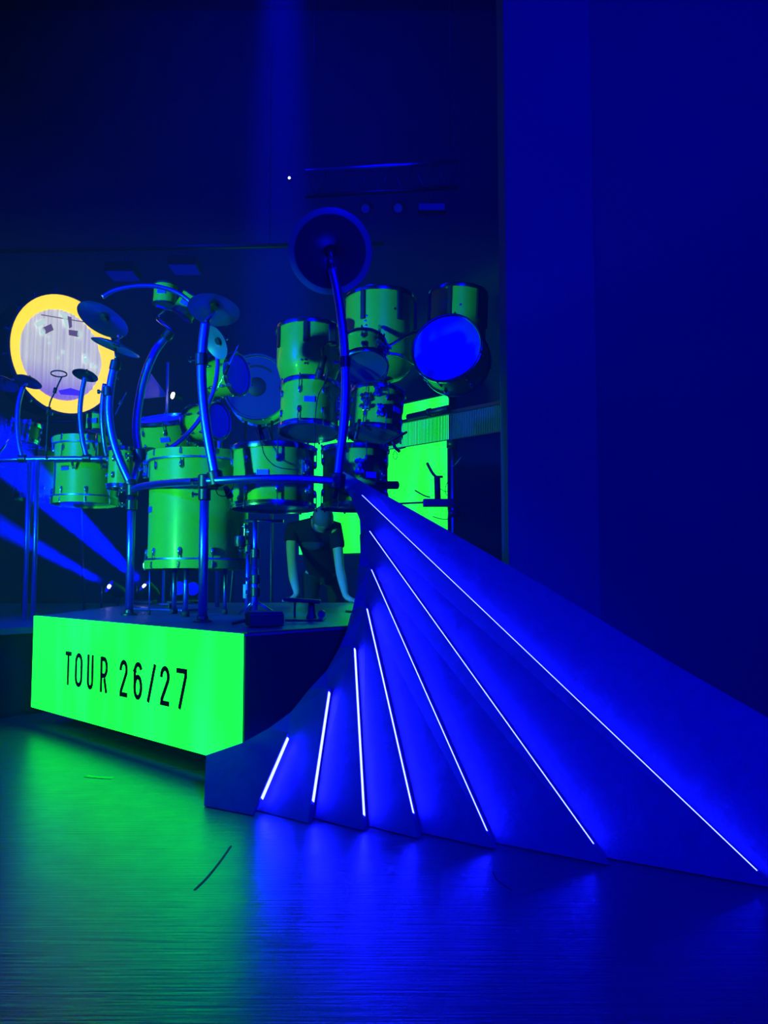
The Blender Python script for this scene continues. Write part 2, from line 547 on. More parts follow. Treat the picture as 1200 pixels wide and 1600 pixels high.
# ================================================================== the fanned wing with LED strips
FA = Vector((-0.706, 3.30, 0)); FB = Vector((1.126, 2.48, 0)); FC = at(528, 732, 4.64)
FN = (FB - FA).cross(FC - FA).normalized()
if FN.y > 0: FN = -FN
def fp(x, y, off=0.0): return on_plane(x, y, FA + FN * off, FN)
base_px = [(322, 1252), (400, 1261), (483, 1273), (567, 1285), (650, 1297), (765, 1311), (935, 1331), (1200, 1378), (1440, 1418)]
top_px = [None, (450, 1145), (513, 1075), (552, 1008), (571, 947), (577, 885), (573, 825), (561, 770), None]
strip_px = [None, ((448, 1151), (404, 1245)), ((511, 1080), (485, 1250)), ((549, 1013), (566, 1272)), ((570, 951), (646, 1268)),
            ((578, 890), (761, 1296)), ((575, 830), (925, 1318)), ((563, 774), (1184, 1358))]
sil = [[(420, 1138), (380, 1160), (322, 1180)],
       [(483, 1077), (455, 1112), (420, 1138)],
       [(530, 1012), (510, 1048), (483, 1077)],
       [(560, 948), (548, 960), (540, 990), (530, 1012)],
       [(564, 884), (559, 895), (556, 930), (550, 955)],
       [(567, 826), (562, 836), (563, 866), (560, 893)],
       [(552, 772), (549, 780), (562, 812), (563, 833)],
       [(528, 732), (534, 756), (549, 778)]]
PROUD = 0.048
wing = thing('led_wing', 'tall grey wing of fanned panels with glowing blue light strips', 'stage prop', (0.2, 2.9, 0))
edge_lines = []
for k in range(8):
    bl, br = base_px[k], base_px[k + 1]
    if k < 7:
        top = [top_px[k + 1]]
    else:
        top = [(1445, 1262), (1198, 1121), (1046, 1034), (867, 925), (797, 885), (700, 829)]
    outline = [bl, br] + top + sil[k]
    if k > 0:
        outline.append(top_px[k])
    # left line and right line for the slope across the blade
    lt = top_px[k] if k > 0 else (322, 1180)
    rt = top_px[k + 1] if k < 7 else (1046, 1034)
    def ld(p, a, b):
        a = Vector(a); b = Vector(b); p = Vector(p); d = (b - a).normalized()
        return abs((p - a).x * d.y - (p - a).y * d.x)
    verts = []
    for i, p in enumerate(outline):
        a_, b_ = ld(p, bl, lt), ld(p, br, rt)
        s = a_ / (a_ + b_ + 1e-6)
        if i == 0 or (k > 0 and i == len(outline) - 1): s = 0
        if i == 1: s = 1
        if k == 7: s = min(s, 1) * (1 if i <= 2 else 0.9)
        if k == 0: s = max(s, 0.55)
        q = fp(p[0], p[1], PROUD * (s - 0.6))
        verts.append(q)
    # run the two lower corners down their own edge lines to the floor
    g = Vector((0, 0, -1)); g = (g - FN * g.dot(FN)).normalized()
    dl = (verts[0] - verts[-1]).normalized() if k > 0 else g
    verts[0] = verts[0] + dl * ((0.004 - verts[0].z) / dl.z)
    dr = (verts[1] - verts[2]).normalized() if k < 7 else g
    verts[1] = verts[1] + dr * ((0.004 - verts[1].z) / dr.z)
    edge_lines.append((verts[2].copy(), verts[1].copy()))
    bm = bmesh.new()
    bv = [bm.verts.new(v) for v in verts]
    f = bm.faces.new(bv)
    bmesh.ops.triangulate(bm, faces=[f])
    bm.verts.index_update()
    tri = [tuple(v.index for v in ff.verts) for ff in bm.faces]
    bm.free()
    tv = FN * -0.044
    tv.z = 0 if False else tv.z
    if k == 0: tv = tv * 0.4
    m = shell_of(verts, tri, Vector((tv.x, tv.y, max(tv.z, -0.003))))
    wpart('blade', m, M['felt'], wing)
for k in range(1, 8):
    (a, b) = strip_px[k]
    ET, EB = edge_lines[k - 1]
    d = (EB - ET).normalized(); s = d.cross(FN).normalized()
    if s.x < 0: s = -s
    def along(px):
        q = fp(px[0], px[1], PROUD * 0.4)
        return ET + d * (q - ET).dot(d)
    A, B = along(a), along(b)
    vs = []
    for q in (A, B):
        for (ds, dn) in ((0.0010, -0.017), (0.0050, -0.017), (0.0050, -0.004), (0.0010, -0.004)):
            vs.append(q + s * ds + FN * dn)
    fs = [(0, 1, 2, 3), (7, 6, 5, 4), (0, 4, 5, 1), (1, 5, 6, 2), (2, 6, 7, 3), (3, 7, 4, 0)]
    st = wpart('led_strip', mesh('strip', vs, fs), M['strip'], wing, 'glowing blue-white strip')
# struts that hold the wing up from behind
for (x, y) in ((760, 1010), (960, 1110)):
    p = fp(x, y) - FN * 0.085
    wpart('strut', tube([p, Vector((p.x + 0.05, p.y + 0.25, 0.012))], 0.012, 8), M['dark_metal'], wing)

# ================================================================== drums
def lug_mesh():
    bm = bmesh.new()
    bmesh.ops.create_icosphere(bm, subdivisions=2, radius=1)
    bmesh.ops.scale(bm, vec=(0.011, 0.012, 0.024), verts=bm.verts)
    m = bm_mesh('lug', bm, True); m.materials.append(M['chrome'])
    return m
LUG = lug_mesh()
def claw_mesh():
    m = box(0.014, 0.018, 0.034, 0.004); m.materials.append(M['chrome']); return m
CLAW = claw_mesh()
BADGE = box(0.066, 0.005, 0.036, 0.0015); BADGE.materials.append(M['badge'])
LONGLUG = box(0.034, 0.02, 1.0, 0.006); LONGLUG.materials.append(M['black'])
AIRHOLE = lathe([(0, 0), (0.0075, 0), (0.0075, 0.003), (0.004, 0.004), (0, 0.004)], 12); AIRHOLE.materials.append(M['chrome'])

def drum(name, label, px, Y, rpx, hpx, axis=(0, 0, 1), style='hoop', lugs=8, rods=True, head='head_blue', bhead='head_dark',
         badge=-90, h=None, taper=None, cat='drum', lug_off=11, group=None, badge_scale=1.0, wood='shell'):
    """a drum whose middle is shown at px; rpx/hpx are its radius and depth in photograph pixels"""
    c = at(px[0], px[1], Y)
    r = rpx * Y / F
    h = hpx * Y / F if h is None else h
    ax = Vector(axis).normalized()
    q = frame(ax)
    root = thing(name, label, cat, c - ax * h / 2, q, group)
    # shell
    if taper:
        prof = [(0.0, taper[0][1] * h)] + [(a * r, b * h) for a, b in taper] + [(r * 0.97, h), (r * 0.97, h - 0.01), (0, h - 0.01)]
        prof = [(a * r, b * h) for a, b in taper] + [(r, h), (r * 0.965, h)] + [(a * r * 0.965, b * h + 0.002) for a, b in reversed(taper)]
        part('shell', lathe(prof, 44, True), M['shell'], root)
    else:
        part('shell', lathe([(r, 0), (r, h), (r - 0.008, h), (r - 0.008, 0)], 44, True), M['shell'], root)
    # heads
    hz = 0.012
    part('batter_head', lathe([(0, h + 0.002), (r * 0.6, h + 0.002), (r * 0.985, h + 0.002), (r * 0.995, h - 0.001), (r * 0.9, h - 0.004), (0, h - 0.004)], 44), M[head], root)
    if not taper:
        part('resonant_head', lathe([(0, -0.002), (r * 0.6, -0.002), (r * 0.985, -0.002), (r * 0.995, 0.001), (r * 0.9, 0.004), (0, 0.004)], 44), M[bhead], root)
    # hoops
    ends = [(h, 1)] if taper else [(h, 1), (0, -1)]
    for z, s in ends:
        if style == 'wood':
            d = min(0.05, h * 0.12)
            p = [(r + 0.002, z - s * d * 0.55), (r + 0.018, z - s * d * 0.55), (r + 0.018, z + s * d * 0.45), (r + 0.002, z + s * d * 0.45)]
            part('wood_hoop', lathe(p, 44, True), M[wood], root)
            p = [(r + 0.001, z - s * (d * 0.55 + 0.010)), (r + 0.019, z - s * (d * 0.55 + 0.010)), (r + 0.019, z - s * (d * 0.55 + 0.001)), (r + 0.001, z - s * (d * 0.55 + 0.001))]
            part('hoop_rim', lathe(p, 44, True), M['tube'], root)
        elif style == 'slim':
            p = [(r + 0.001, z - s * 0.005), (r + 0.006, z - s * 0.005), (r + 0.006, z + s * 0.006), (r + 0.001, z + s * 0.006)]
            part('hoop', lathe(p, 44, True), M['dark_metal'], root)
        else:
            p = [(r + 0.001, z - s * 0.012), (r + 0.013, z - s * 0.014), (r + 0.014, z + s * 0.002), (r + 0.008, z + s * 0.004), (r + 0.008, z + s * 0.014),
                 (r + 0.012, z + s * 0.016), (r + 0.010, z + s * 0.019), (r + 0.004, z + s * 0.018), (r + 0.004, z - s * 0.004), (r + 0.001, z - s * 0.004)]
            part('hoop', lathe(p, 44, True), M['chrome'], root)
    # lugs and rods
    rodlen = None
    for k in range(lugs):
        a = math.radians(lug_off) + 2 * PI * k / lugs
        qa = Quaternion((0, 0, 1), a + PI / 2)
        ca, sa = math.cos(a), math.sin(a)
        if taper:
            L = h * 0.36
            part('long_lug', LONGLUG, None, root, ((r + 0.006) * ca, (r + 0.006) * sa, h - L / 2 - 0.008), qa, scale=(1, 1, L))
        else:
            for z, s in ends:
                lz = z - s * min(0.075, h * 0.28)
                lg = part('lug', LUG, None, root, ((r + 0.006) * ca, (r + 0.006) * sa, lz), qa)
                if rods:
                    rm = lathe([(0.003, 0), (0.003, abs(z + s * 0.012 - lz)), (0.006, abs(z + s * 0.012 - lz)), (0.006, abs(z + s * 0.012 - lz) + 0.014), (0, abs(z + s * 0.012 - lz) + 0.014)], 6)
                    rr = r + 0.015
                    part('tension_rod', rm, M['chrome'], root, (rr * ca, rr * sa, lz), Quaternion((1, 0, 0), 0 if s > 0 else PI))
                if style == 'wood':
                    part('claw', CLAW, None, root, ((r + 0.016) * ca, (r + 0.016) * sa, z), qa)
    if badge is not None:
        a = math.radians(badge)
        bz = h * 0.5
        part('badge', BADGE, None, root, ((r + 0.001) * math.cos(a), (r + 0.001) * math.sin(a), bz), Quaternion((0, 0, 1), a + PI / 2),
             scale=(badge_scale,) * 3)
    return root, c, r, h, ax

# --- front row behind the rack rail
D1 = drum('floor_tom', 'huge lime floor tom with wooden hoops standing on legs at the riser corner', (311, 800), 5.05, 76, 168,
          (0.0, 0.02, 1), 'wood', 10, True, badge=-150, lug_off=10, cat='drum')
D2 = drum('rack_tom', 'lime tom with metal hoops on the pole stand beside the huge floor tom', (428, 748), 4.70, 63, 88,
          (0.0, 0.03, 1), 'hoop', 8, True, badge=-98, lug_off=12)
D3 = drum('rack_tom', 'shaded lime tom behind the tip of the light strip wing', (555, 748), 4.95, 51, 88, (0.0, 0.02, 1), 'hoop', 8, True, badge=-60, lug_off=20)
# --- second tier
TB = (0.02, 0.20, 1)
D4 = drum('rack_tom', 'lime tom showing its dark underside head left of the tall cymbal pole', (484, 640), 5.15, 46, 70, (0.02, 0.17, 1), 'hoop', 8, True, badge=-86, lug_off=30)
D5 = drum('rack_tom', 'shaded lime tom with crowded clamps under the small upturned tom', (588, 648), 5.2, 41, 66, (0.08, 0.20, 1), 'hoop', 8, True, badge=-40, lug_off=22)
D6 = drum('small_tom', 'small tilted tom showing its round underside before the big concert tom', (568, 558), 5.1, 36, 44, (-0.05, 0.62, 1), 'hoop', 6, True, badge=None, lug_off=30)
# --- concert toms at the back with long black lugs
TP = [(0.40, 0.0), (0.66, 0.04), (0.86, 0.13), (0.97, 0.30), (1.0, 0.45), (1.0, 0.7)]
TP2 = [(0.62, 0.0), (0.78, 0.03), (0.9, 0.20), (1.0, 0.36), (1.0, 0.7)]
D7 = drum('concert_tom', 'lime concert tom with one black lug facing out, lowest of three', (482, 562), 5.75, 50, 92, (0.0, 0.1, 1), taper=TP2, lugs=6, lug_off=-90, badge=None)
D8 = drum('concert_tom', 'largest lime concert tom with rounded bottom and two black lugs showing', (594, 532), 5.95, 55, 130, (0.0, 0.08, 1), taper=TP, lugs=6, lug_off=-120 + 2, badge=None)
D9 = drum('concert_tom', 'dim lime concert tom behind the big blue round head', (714, 526), 6.3, 45, 135, (0.05, 0.08, 1), taper=TP, lugs=6, lug_off=-112, badge=None)
D10 = drum('gong_drum', 'drum turned on its side with a large plain bright blue head', (706, 556), 5.75, 54, 60, (-0.34, -0.93, 0.16), lugs=8, rods=True, badge=None)
for dd, pts in ((D7, ((-0.10, 0.30), (0.0, 0.30), (0.0, 0.24))), (D8, ((-0.35, 0.6), (0.35, 0.75), (-0.32, 0.66), (-0.33, 0.54))), (D9, ((0.0, 0.76), (-0.4, 0.8), (-0.35, 0.72)))):
    root, c, r, h, ax = dd
    for (fx, fz) in pts:
        a = -PI / 2 + fx * 1.2
        qn = Vector((math.cos(a), math.sin(a), 0)).to_track_quat('Z', 'Y')
        part('air_vent', AIRHOLE, None, root, (r * math.cos(a), r * math.sin(a), h * fz), qn)
# --- middle left, round the curved tubes
D11 = drum('mini_tom', 'tiny upright tom with a badge under the arched tube', (258, 462), 5.90, 18, 32, (0.05, 0.06, 1), 'slim', lugs=0, rods=False, badge=-95, badge_scale=0.9)
D12 = drum('mini_tom', 'tiny leaning tom with a badge beside the green-lit cymbal', (293, 479), 5.62, 18, 36, (0.5, 0.02, 0.85), 'slim', lugs=0, rods=False, badge=-92, badge_scale=0.9)
D13 = drum('side_tom', 'sideways tom with a lit lime shell and blue head above the slanting tube', (352, 588), 5.75, 31, 46, (0.90, -0.42, 0.02), lugs=6, rods=True, badge=150)
D14 = drum('side_tom', 'small tom on its side with a blue head below the slanting tube', (322, 660), 5.65, 27, 48, (0.86, -0.5, 0.0), lugs=6, rods=True, badge=140)
D15 = drum('snare_drum', 'drum tilted forward showing a wide dim blue head behind the leaning tubes', (260, 680), 6.1, 44, 48, (-0.08, -0.36, 1), lugs=8, rods=True, badge=-80)
D16 = drum('rear_floor_tom', 'deep lime tom with wooden hoops behind the blue light beam', (134, 738), 6.35, 47, 95, (0, 0.03, 1), 'wood', 8, True, badge=-110, lug_off=20)
D17 = drum('rear_tom', 'short lime tom squeezed between the deep rear tom and the rack post', (190, 732), 5.8, 20, 58, (0.02, 0.03, 1), lugs=6, rods=False, badge=None)
D18 = drum('rear_snare', 'narrow snare drum with a framed badge near the yellow ring drum', (36, 677), 6.5, 24, 26, (0.1, 0.12, 1), lugs=6, rods=True, badge=-125)
D19 = drum('rear_tom', 'dim low tom half lost in the blue light beam', (58, 742), 7.4, 31, 74, (0.0, 0.04, 1), lugs=6, rods=True, badge=None)
D20 = drum('mini_tom', 'tiny tom with a square badge below the glowing yellow ring', (150, 661), 6.2, 15, 26, (0.02, 0.08, 1), 'slim', lugs=0, rods=False, badge=-95, badge_scale=1.1)
# bass drum at the back
BD = drum('bass_drum', 'big dark blue bass drum head with a round black port hole', (404, 612), 7.6, 48, 70, (0.05, -1, 0.0), 'wood', 8, True, head='head_dim', badge=None, wood='head_dim')
root, c, r, h, ax = BD
part('port_hole', lathe([(0, 0), (0.082, 0), (0.088, 0.004), (0.082, 0.008), (0, 0.008)], 28), M['black'], root, (0.0, 0.0, h))
for k in range(9):
    a = math.radians(50 + k * 10)
    part('head_print', box(0.022, 0.04, 0.002), M['black'], root, (-0.19 * math.cos(a), -0.19 * math.sin(a), h + 0.003), Quaternion((0, 0, 1), a))

# ------------------------------------------------------------------ drum with a painted stage reflection and the yellow ring
gc = at(101, 554, 6.9); gR = 97 * 6.9 / F
gax = Vector((0.81, -0.585, -0.02)).normalized()
_gx = Vector((0, 0, 1)).cross(gax).normalized(); _gy = gax.cross(_gx)
gq = Matrix((_gx, _gy, gax)).transposed().to_quaternion()
gd = thing('ring_drum', 'big upright drum with a glowing yellow ring round a pale head', 'drum', gc, gq)
part('shell', lathe([(gR * 0.97, -0.30), (gR * 0.97, 0.0), (gR * 0.95, 0.0), (gR * 0.95, -0.30)], 60, True), M['riser'], gd)
part('hoop', lathe([(gR * 0.965, -0.02), (gR, -0.02), (gR, 0.022), (gR * 0.965, 0.022)], 60, True), M['tube'], gd)
part('glow_ring', lathe([(gR * 0.745, -0.035), (gR * 0.76, -0.03), (gR * 0.965, 0.012), (gR * 0.965, 0.0), (gR * 0.745, -0.045)], 60, True), M['yellow_ring'], gd, label='glowing yellow ring')
# pale head: the reflected curtain shaped as pleats, its light painted as glow
def pleats(R):
    vs, fs = [], []
    N = 64
    xs = [-R + 2 * R * i / N for i in range(N + 1)]
    for i, x in enumerate(xs):
        hh = math.sqrt(max(R * R - x * x, 1e-6))
        z = 0.006 * math.sin(i * 1.9) + 0.003 * math.sin(i * 0.7)
        vs += [(x, -hh, z), (x, hh, z)]
    fs = [(2 * i, 2 * i + 2, 2 * i + 3, 2 * i + 1) for i in range(N)]
    return shell_of(vs, fs, Vector((0, 0, -0.01)))
def head_reflection():  # mirrored curtain and its purple lower part painted as emission
    m = bpy.data.materials.new('painted_reflection'); m.use_nodes = True
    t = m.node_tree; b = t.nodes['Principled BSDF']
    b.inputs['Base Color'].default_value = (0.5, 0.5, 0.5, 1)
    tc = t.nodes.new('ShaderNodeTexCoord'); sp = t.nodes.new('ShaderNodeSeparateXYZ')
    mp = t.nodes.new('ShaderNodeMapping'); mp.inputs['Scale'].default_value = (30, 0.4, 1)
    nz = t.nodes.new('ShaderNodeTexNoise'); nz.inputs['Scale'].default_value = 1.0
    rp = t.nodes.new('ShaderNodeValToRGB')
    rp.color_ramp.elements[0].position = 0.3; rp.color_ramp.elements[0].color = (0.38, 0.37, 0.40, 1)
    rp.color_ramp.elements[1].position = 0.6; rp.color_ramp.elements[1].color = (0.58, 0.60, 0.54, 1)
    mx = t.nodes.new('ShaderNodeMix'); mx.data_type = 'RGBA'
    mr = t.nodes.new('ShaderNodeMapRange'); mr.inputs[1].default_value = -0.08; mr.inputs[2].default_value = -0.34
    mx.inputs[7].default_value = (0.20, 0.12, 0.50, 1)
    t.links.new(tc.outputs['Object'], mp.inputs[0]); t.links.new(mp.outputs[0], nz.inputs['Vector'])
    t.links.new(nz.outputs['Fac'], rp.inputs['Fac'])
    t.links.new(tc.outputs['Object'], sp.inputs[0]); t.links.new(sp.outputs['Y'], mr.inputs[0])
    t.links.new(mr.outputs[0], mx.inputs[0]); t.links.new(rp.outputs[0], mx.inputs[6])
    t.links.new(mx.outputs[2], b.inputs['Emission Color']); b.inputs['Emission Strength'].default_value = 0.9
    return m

part('reflection_head', pleats(gR * 0.75), head_reflection(), gd, (0, 0, -0.04), label='pale head with the reflected stage curtain painted as glow')
NUB = box(0.02, 0.05, 0.03, 0.004); NUB.materials.append(M['chrome'])
for k in range(16):
    a = 2 * PI * (k + 0.5) / 16
    part('claw', NUB, None, gd, (gR * 1.012 * math.cos(a), gR * 1.012 * math.sin(a), 0), Quaternion((0, 0, 1), a + PI / 2))
# stage reflection painted on the pale head as flat shapes: two lamps, a dark band and light flecks
def blob(pts, mt, name='lamp_reflection'):
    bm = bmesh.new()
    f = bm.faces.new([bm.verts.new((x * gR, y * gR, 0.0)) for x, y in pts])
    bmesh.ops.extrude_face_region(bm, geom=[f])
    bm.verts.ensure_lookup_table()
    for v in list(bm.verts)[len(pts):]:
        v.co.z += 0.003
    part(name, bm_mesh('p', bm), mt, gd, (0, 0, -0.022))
M['refl_grey'] = mat('refl_mauve', (0.2, 0.17, 0.24), 0.8, emit=(0.13, 0.09, 0.17), estr=0.8)
M['refl_light'] = mat('refl_pale', (0.7, 0.8, 0.7), 0.8, emit=(0.55, 0.75, 0.55), estr=0.9)
M['refl_blue'] = mat('refl_blue', (0.1, 0.05, 0.6), 0.8, emit=(0.05, 0.02, 0.75), estr=0.9)
blob([(-0.42, 0.57), (0.40, 0.65), (0.40, 0.635), (-0.42, 0.555)], M['refl_grey'], 'batten_reflection')
blob([(0.08, 0.44), (0.26, 0.46), (0.27, 0.36), (0.09, 0.35)], M['refl_grey'])
blob(arc(0.285, 0.41, 0.045, 0.06, 0, 330, 11), M['refl_light'], 'lens_reflection')
blob([(-0.40, 0.35), (-0.24, 0.46), (-0.19, 0.37), (-0.33, 0.27)], M['refl_grey'])
blob(arc(-0.38, 0.30, 0.05, 0.06, 0, 330, 11), M['refl_light'], 'lens_reflection')
blob([(-0.10, 0.68), (0.03, 0.70), (0.07, 0.48), (0.02, 0.46), (-0.03, 0.60)], M['refl_light'], 'bracket_reflection')
blob([(0.05, 0.66), (0.12, 0.66), (0.14, 0.50), (0.09, 0.46)], M['refl_grey'], 'bracket_reflection')
blob([(-0.52, 0.40), (-0.36, 0.52), (-0.34, 0.44), (-0.48, 0.34)], M['refl_light'], 'bracket_reflection')
blob([(-0.06, -0.60), (0.16, -0.52), (0.36, -0.54), (0.34, -0.62), (-0.02, -0.66)], M['refl_blue'], 'band_reflection')
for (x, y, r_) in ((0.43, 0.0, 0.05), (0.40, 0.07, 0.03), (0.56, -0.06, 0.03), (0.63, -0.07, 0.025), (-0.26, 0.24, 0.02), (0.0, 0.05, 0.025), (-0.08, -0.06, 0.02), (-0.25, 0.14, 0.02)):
    blob(arc(x, y, r_, r_ * 1.2, 0, 330, 11), M['refl_light'], 'fleck_reflection')
gs = thing('drum_stand', 'dark floor stand under the glowing yellow ring drum', 'stand', (gc.x, gc.y, 0.56))
for sx in (-1, 1):
    a = gc + Vector((sx * 0.16 - 0.08, 0.10, -gR * 1.07))
    wpart('leg', tube([a, Vector((a.x + sx * 0.1, a.y + 0.02, 0.572))], 0.014, 8), M['dark_metal'], gs)
wpart('cross_bar', tube([gc + Vector((-0.26, 0.11, -gR * 1.065)), gc + Vector((0.12, 0.11, -gR * 1.065))], 0.016, 8), M['dark_metal'], gs)

# ================================================================== curved tube racks
CL = lathe([(0.030, -0.035), (0.036, -0.030), (0.036, 0.030), (0.030, 0.035), (0.02, 0.035), (0.02, -0.035)], 16, True)
CL.materials.append(M['dark_metal'])
BOLT = lathe([(0, 0), (0.008, 0), (0.008, 0.03), (0.016, 0.03), (0.016, 0.042), (0, 0.042)], 10); BOLT.materials.append(M['chrome'])

def clamp(root, p, d, name='clamp', s=1.0):
    base = Vector(root.location)
    q = Vector(d).normalized().to_track_quat('Z', 'Y')
    c_ = part(name, CL, None, root, Vector(p) - base, q, scale=(s, s, s))
    part('bolt', BOLT, None, c_, (0.03, 0, 0), Quaternion((0, 1, 0), PI / 2))

rk = thing('drum_rack', 'curved chromed drum rack standing along the riser edge', 'drum rack', (-0.93, 4.32, RZ))
rail = [at(*p) for p in ((203, 768, 5.10), (222, 760, 4.92), (262, 755, 4.62), (318, 752, 4.36), (400, 748, 4.30), (470, 748, 4.35), (531, 752, 4.43))]
wpart('rail', tube(rail, 0.021, 16), M['tube'], rk)
def fixed_post(px_top, Y, r):
    p = at(px_top[0], px_top[1], Y)
    wpart('post', tube([Vector((p.x, p.y, RZ + 0.012)), p], r, 16), M['tube'], rk)
    f = part('post_foot', lathe([(0, 0), (0.05, 0), (0.05, 0.006), (r + 0.006, 0.014), (r + 0.004, 0.03), (0, 0.03)], 20), M['dark_metal'], rk,
             Vector((p.x, p.y, RZ + 0.002)) - Vector(rk.location))
    return p
pm = fixed_post((320, 752), 4.36, 0.0245)
pl = fixed_post((206, 766), 5.07, 0.0245)
clamp(rk, pm, (0, 0, 1), s=1.0); clamp(rk, pm + Vector((0, 0, -0.07)), (0, 0, 1), s=0.9)
clamp(rk, pl, (0, 0, 1), s=1.05); clamp(rk, pl - Vector((0, 0, 0.09)), (0, 0, 1), s=0.95)
def arm(root, pts, r, name='curved_arm'):
    P = [at(*p) for p in pts]
    wpart(name, tube(P, r, 16), M['tube'], root)
    return P
T1 = arm(rk, [(519, 420, 4.44), (527, 455, 4.44), (535, 510, 4.43), (539, 560, 4.43), (540, 610, 4.43), (537, 665, 4.43), (531, 715, 4.43), (527, 752, 4.43)], 0.0245)
T2 = arm(rk, [(321, 505, 4.38), (317, 540, 4.38), (315, 585, 4.38), (319, 640, 4.37), (326, 690, 4.36), (337, 748, 4.35)], 0.026)
T3 = arm(rk, [(263, 521, 5.30), (243, 548, 5.30), (226, 588, 5.30), (216, 635, 5.30), (213, 675, 5.28), (218, 712, 5.25)], 0.0265)
T4 = arm(rk, [(181, 565, 5.12), (173, 600, 5.12), (170, 640, 5.12), (175, 680, 5.12), (187, 718, 5.11), (206, 760, 5.09)], 0.0255)
wpart('link_tube', tube([T3[-1], at(207, 764, 5.09)], 0.022, 12), M['tube'], rk)
wpart('drop_tube', tube([at(528, 752, 4.45), at(520, 779, 4.45)], 0.020, 12), M['dark_metal'], rk)
clamp(rk, T2[-1], T2[-1] - T2[-2], s=1.15); clamp(rk, T1[-1], T1[-1] - T1[-2], s=1.2); clamp(rk, T4[-1], T4[-1] - T4[-2], s=1.05)
clamp(rk, T3[-1], (0, 0, 1), s=1.2); clamp(rk, at(315, 562, 4.38), (0, 0, 1), s=0.95)
clamp(rk, at(539, 566, 4.43), (0, 0, 1), s=0.85); clamp(rk, at(169, 612, 5.12), (0, 0, 1), s=0.9); clamp(rk, at(180, 571, 5.12), (0.2, 0, 1), s=0.9)
clamp(rk, at(262, 523, 5.30), (0.6, 0, 0.8), s=0.9)
clamp(rk, at(332, 757, 4.36), (1, 0, 0), s=0.8)
# rear arch
ARC = arm(rk, [(160, 464, 5.30), (180, 453, 5.32), (215, 446.5, 5.36), (250, 448.5, 5.40), (285, 462, 5.44), (315, 492, 5.47), (334, 530, 5.48), (340, 570, 5.47),
               (332, 616, 5.44), (312, 655, 5.40), (282, 688, 5.34), (250, 708, 5.28), (222, 714, 5.26)], 0.0150, 'arched_tube')
# bracket from the arm up to the tiny tom
wpart('bracket', tube([at(262, 523, 5.30), at(268, 515, 5.30), at(247, 499, 5.34), at(254, 490, 5.55), at(258, 484, 5.80), at(258, 482, 5.86)], 0.012, 10, 3), M['chrome'], rk)
wpart('bracket', tube([at(303, 479, 5.46), at(302, 481, 5.50), at(300, 482, 5.525)], 0.009, 8, 3), M['chrome'], rk)
wpart('bracket', tube([at(268, 484, 5.5), at(244, 478, 5.45)], 0.010, 8, 3), M['tube'], rk)

rr = thing('rear_rack', 'dim blue tube rack at the back under the yellow ring drum', 'drum rack', (-2.5, 6.05, 0.56))
wpart('rail', tube([at(-10, 719, 6.05), at(60, 717, 6.05), at(165, 717, 6.05)], 0.020, 12), M['tube'], rr)
for x in (46, 59):
    p = at(x, 718, 6.05)
    wpart('post', tube([Vector((p.x, p.y, 0.563)), p], 0.017, 12), M['tube'], rr)
T6 = arm(rr, [(133, 588, 6.05), (127, 620, 6.05), (125, 650, 6.05), (129, 688, 6.05), (136, 716, 6.05)], 0.018)
T7 = arm(rr, [(36, 604, 6.05), (29, 630, 6.05), (27, 660, 6.05), (29, 690, 6.05), (35, 717, 6.05)], 0.018)
T5 = arm(rr, [(164, 600, 6.0), (160, 630, 6.0), (160, 665, 6.0), (164, 700, 6.03), (168, 717, 6.05)], 0.018)
for p in (T6[-1], T7[-1], T5[-1]):
    clamp(rr, p, (1, 0, 0), s=0.85)

# ------------------------------------------------------------------ cymbals
def cymbal_axis(px, Y, s, rot, toward=False):
    d = (at(px[0], px[1], Y) - CAM).normalized()
    right = d.cross(Vector((0, 0, 1))).normalized(); up = right.cross(d)
    a = math.radians(rot)
    minor = right * math.sin(a) + up * math.cos(a)
    return (d * (-s if toward else s) + minor * math.sqrt(max(0, 1 - s * s))).normalized()

def cymbal(name, label, px, Y, rpx, s, rot, mt='cymbal', china=False, toward=False, cat='cymbal', nut=True, thick=0.003):
    r = rpx * Y / F
    ax = cymbal_axis(px, Y, s, rot, toward)
    root = thing(name, label, cat, at(px[0], px[1], Y), frame(ax))
    bell = 0.16 * r
    top = [(0.004, 0.0), (bell * 0.5, -0.004), (bell * 0.85, -0.014), (bell * 1.15, -0.020)]
    if china:
        top += [(r * 0.5, -0.022), (r * 0.85, -0.026)]
        rim = [(r * 0.85, -0.026), (r * 0.9, -0.025), (r, -0.018), (r, -0.021), (r * 0.9, -0.028), (r * 0.85, -0.029)]
    else:
        top += [(r * 0.5, -0.028), (r * 0.8, -0.038), (r, -0.052)]
        rim = None
    prof = top + [(a, b - thick) for a, b in reversed(top)]
    part('bow', lathe(prof, 48, True), M[mt], root)
    if rim:
        part('flared_rim', lathe(rim, 48, True), M['rim_grey'], root)
    if nut:
        part('wing_nut', lathe([(0, -0.038), (0.006, -0.038), (0.006, 0.018), (0.018, 0.02), (0.018, 0.032), (0, 0.034)], 12), M['chrome'], root)
        part('felt', lathe([(0, -0.040), (0.022, -0.040), (0.022, -0.022), (0, -0.022)], 16), M['rubber'], root)
    return root
M['rim_grey'] = mat('cymbal_rim', (0.10, 0.20, 0.26), 0.45, 0.3)
CY = {}
CY['china'] = cymbal('china_cymbal', 'large round cymbal with a pale flared rim on the tallest curved arm', (516, 393), 4.50, 67, 0.998, 0, 'cymbal_deep', china=True)
cymbal('crash_cymbal', 'dark blue crash cymbal tilted over the yellow ring', (166, 490), 5.14, 42, 0.52, 27)
CY['splash'] = cymbal('splash_cymbal', 'thin cymbal right below the dark blue crash cymbal', (185, 531), 5.12, 39, 0.16, 18)
CY['ride'] = cymbal('ride_cymbal', 'cymbal with a green sheen on top of the middle curved arm', (336, 472), 4.42, 41, 0.60, 8)
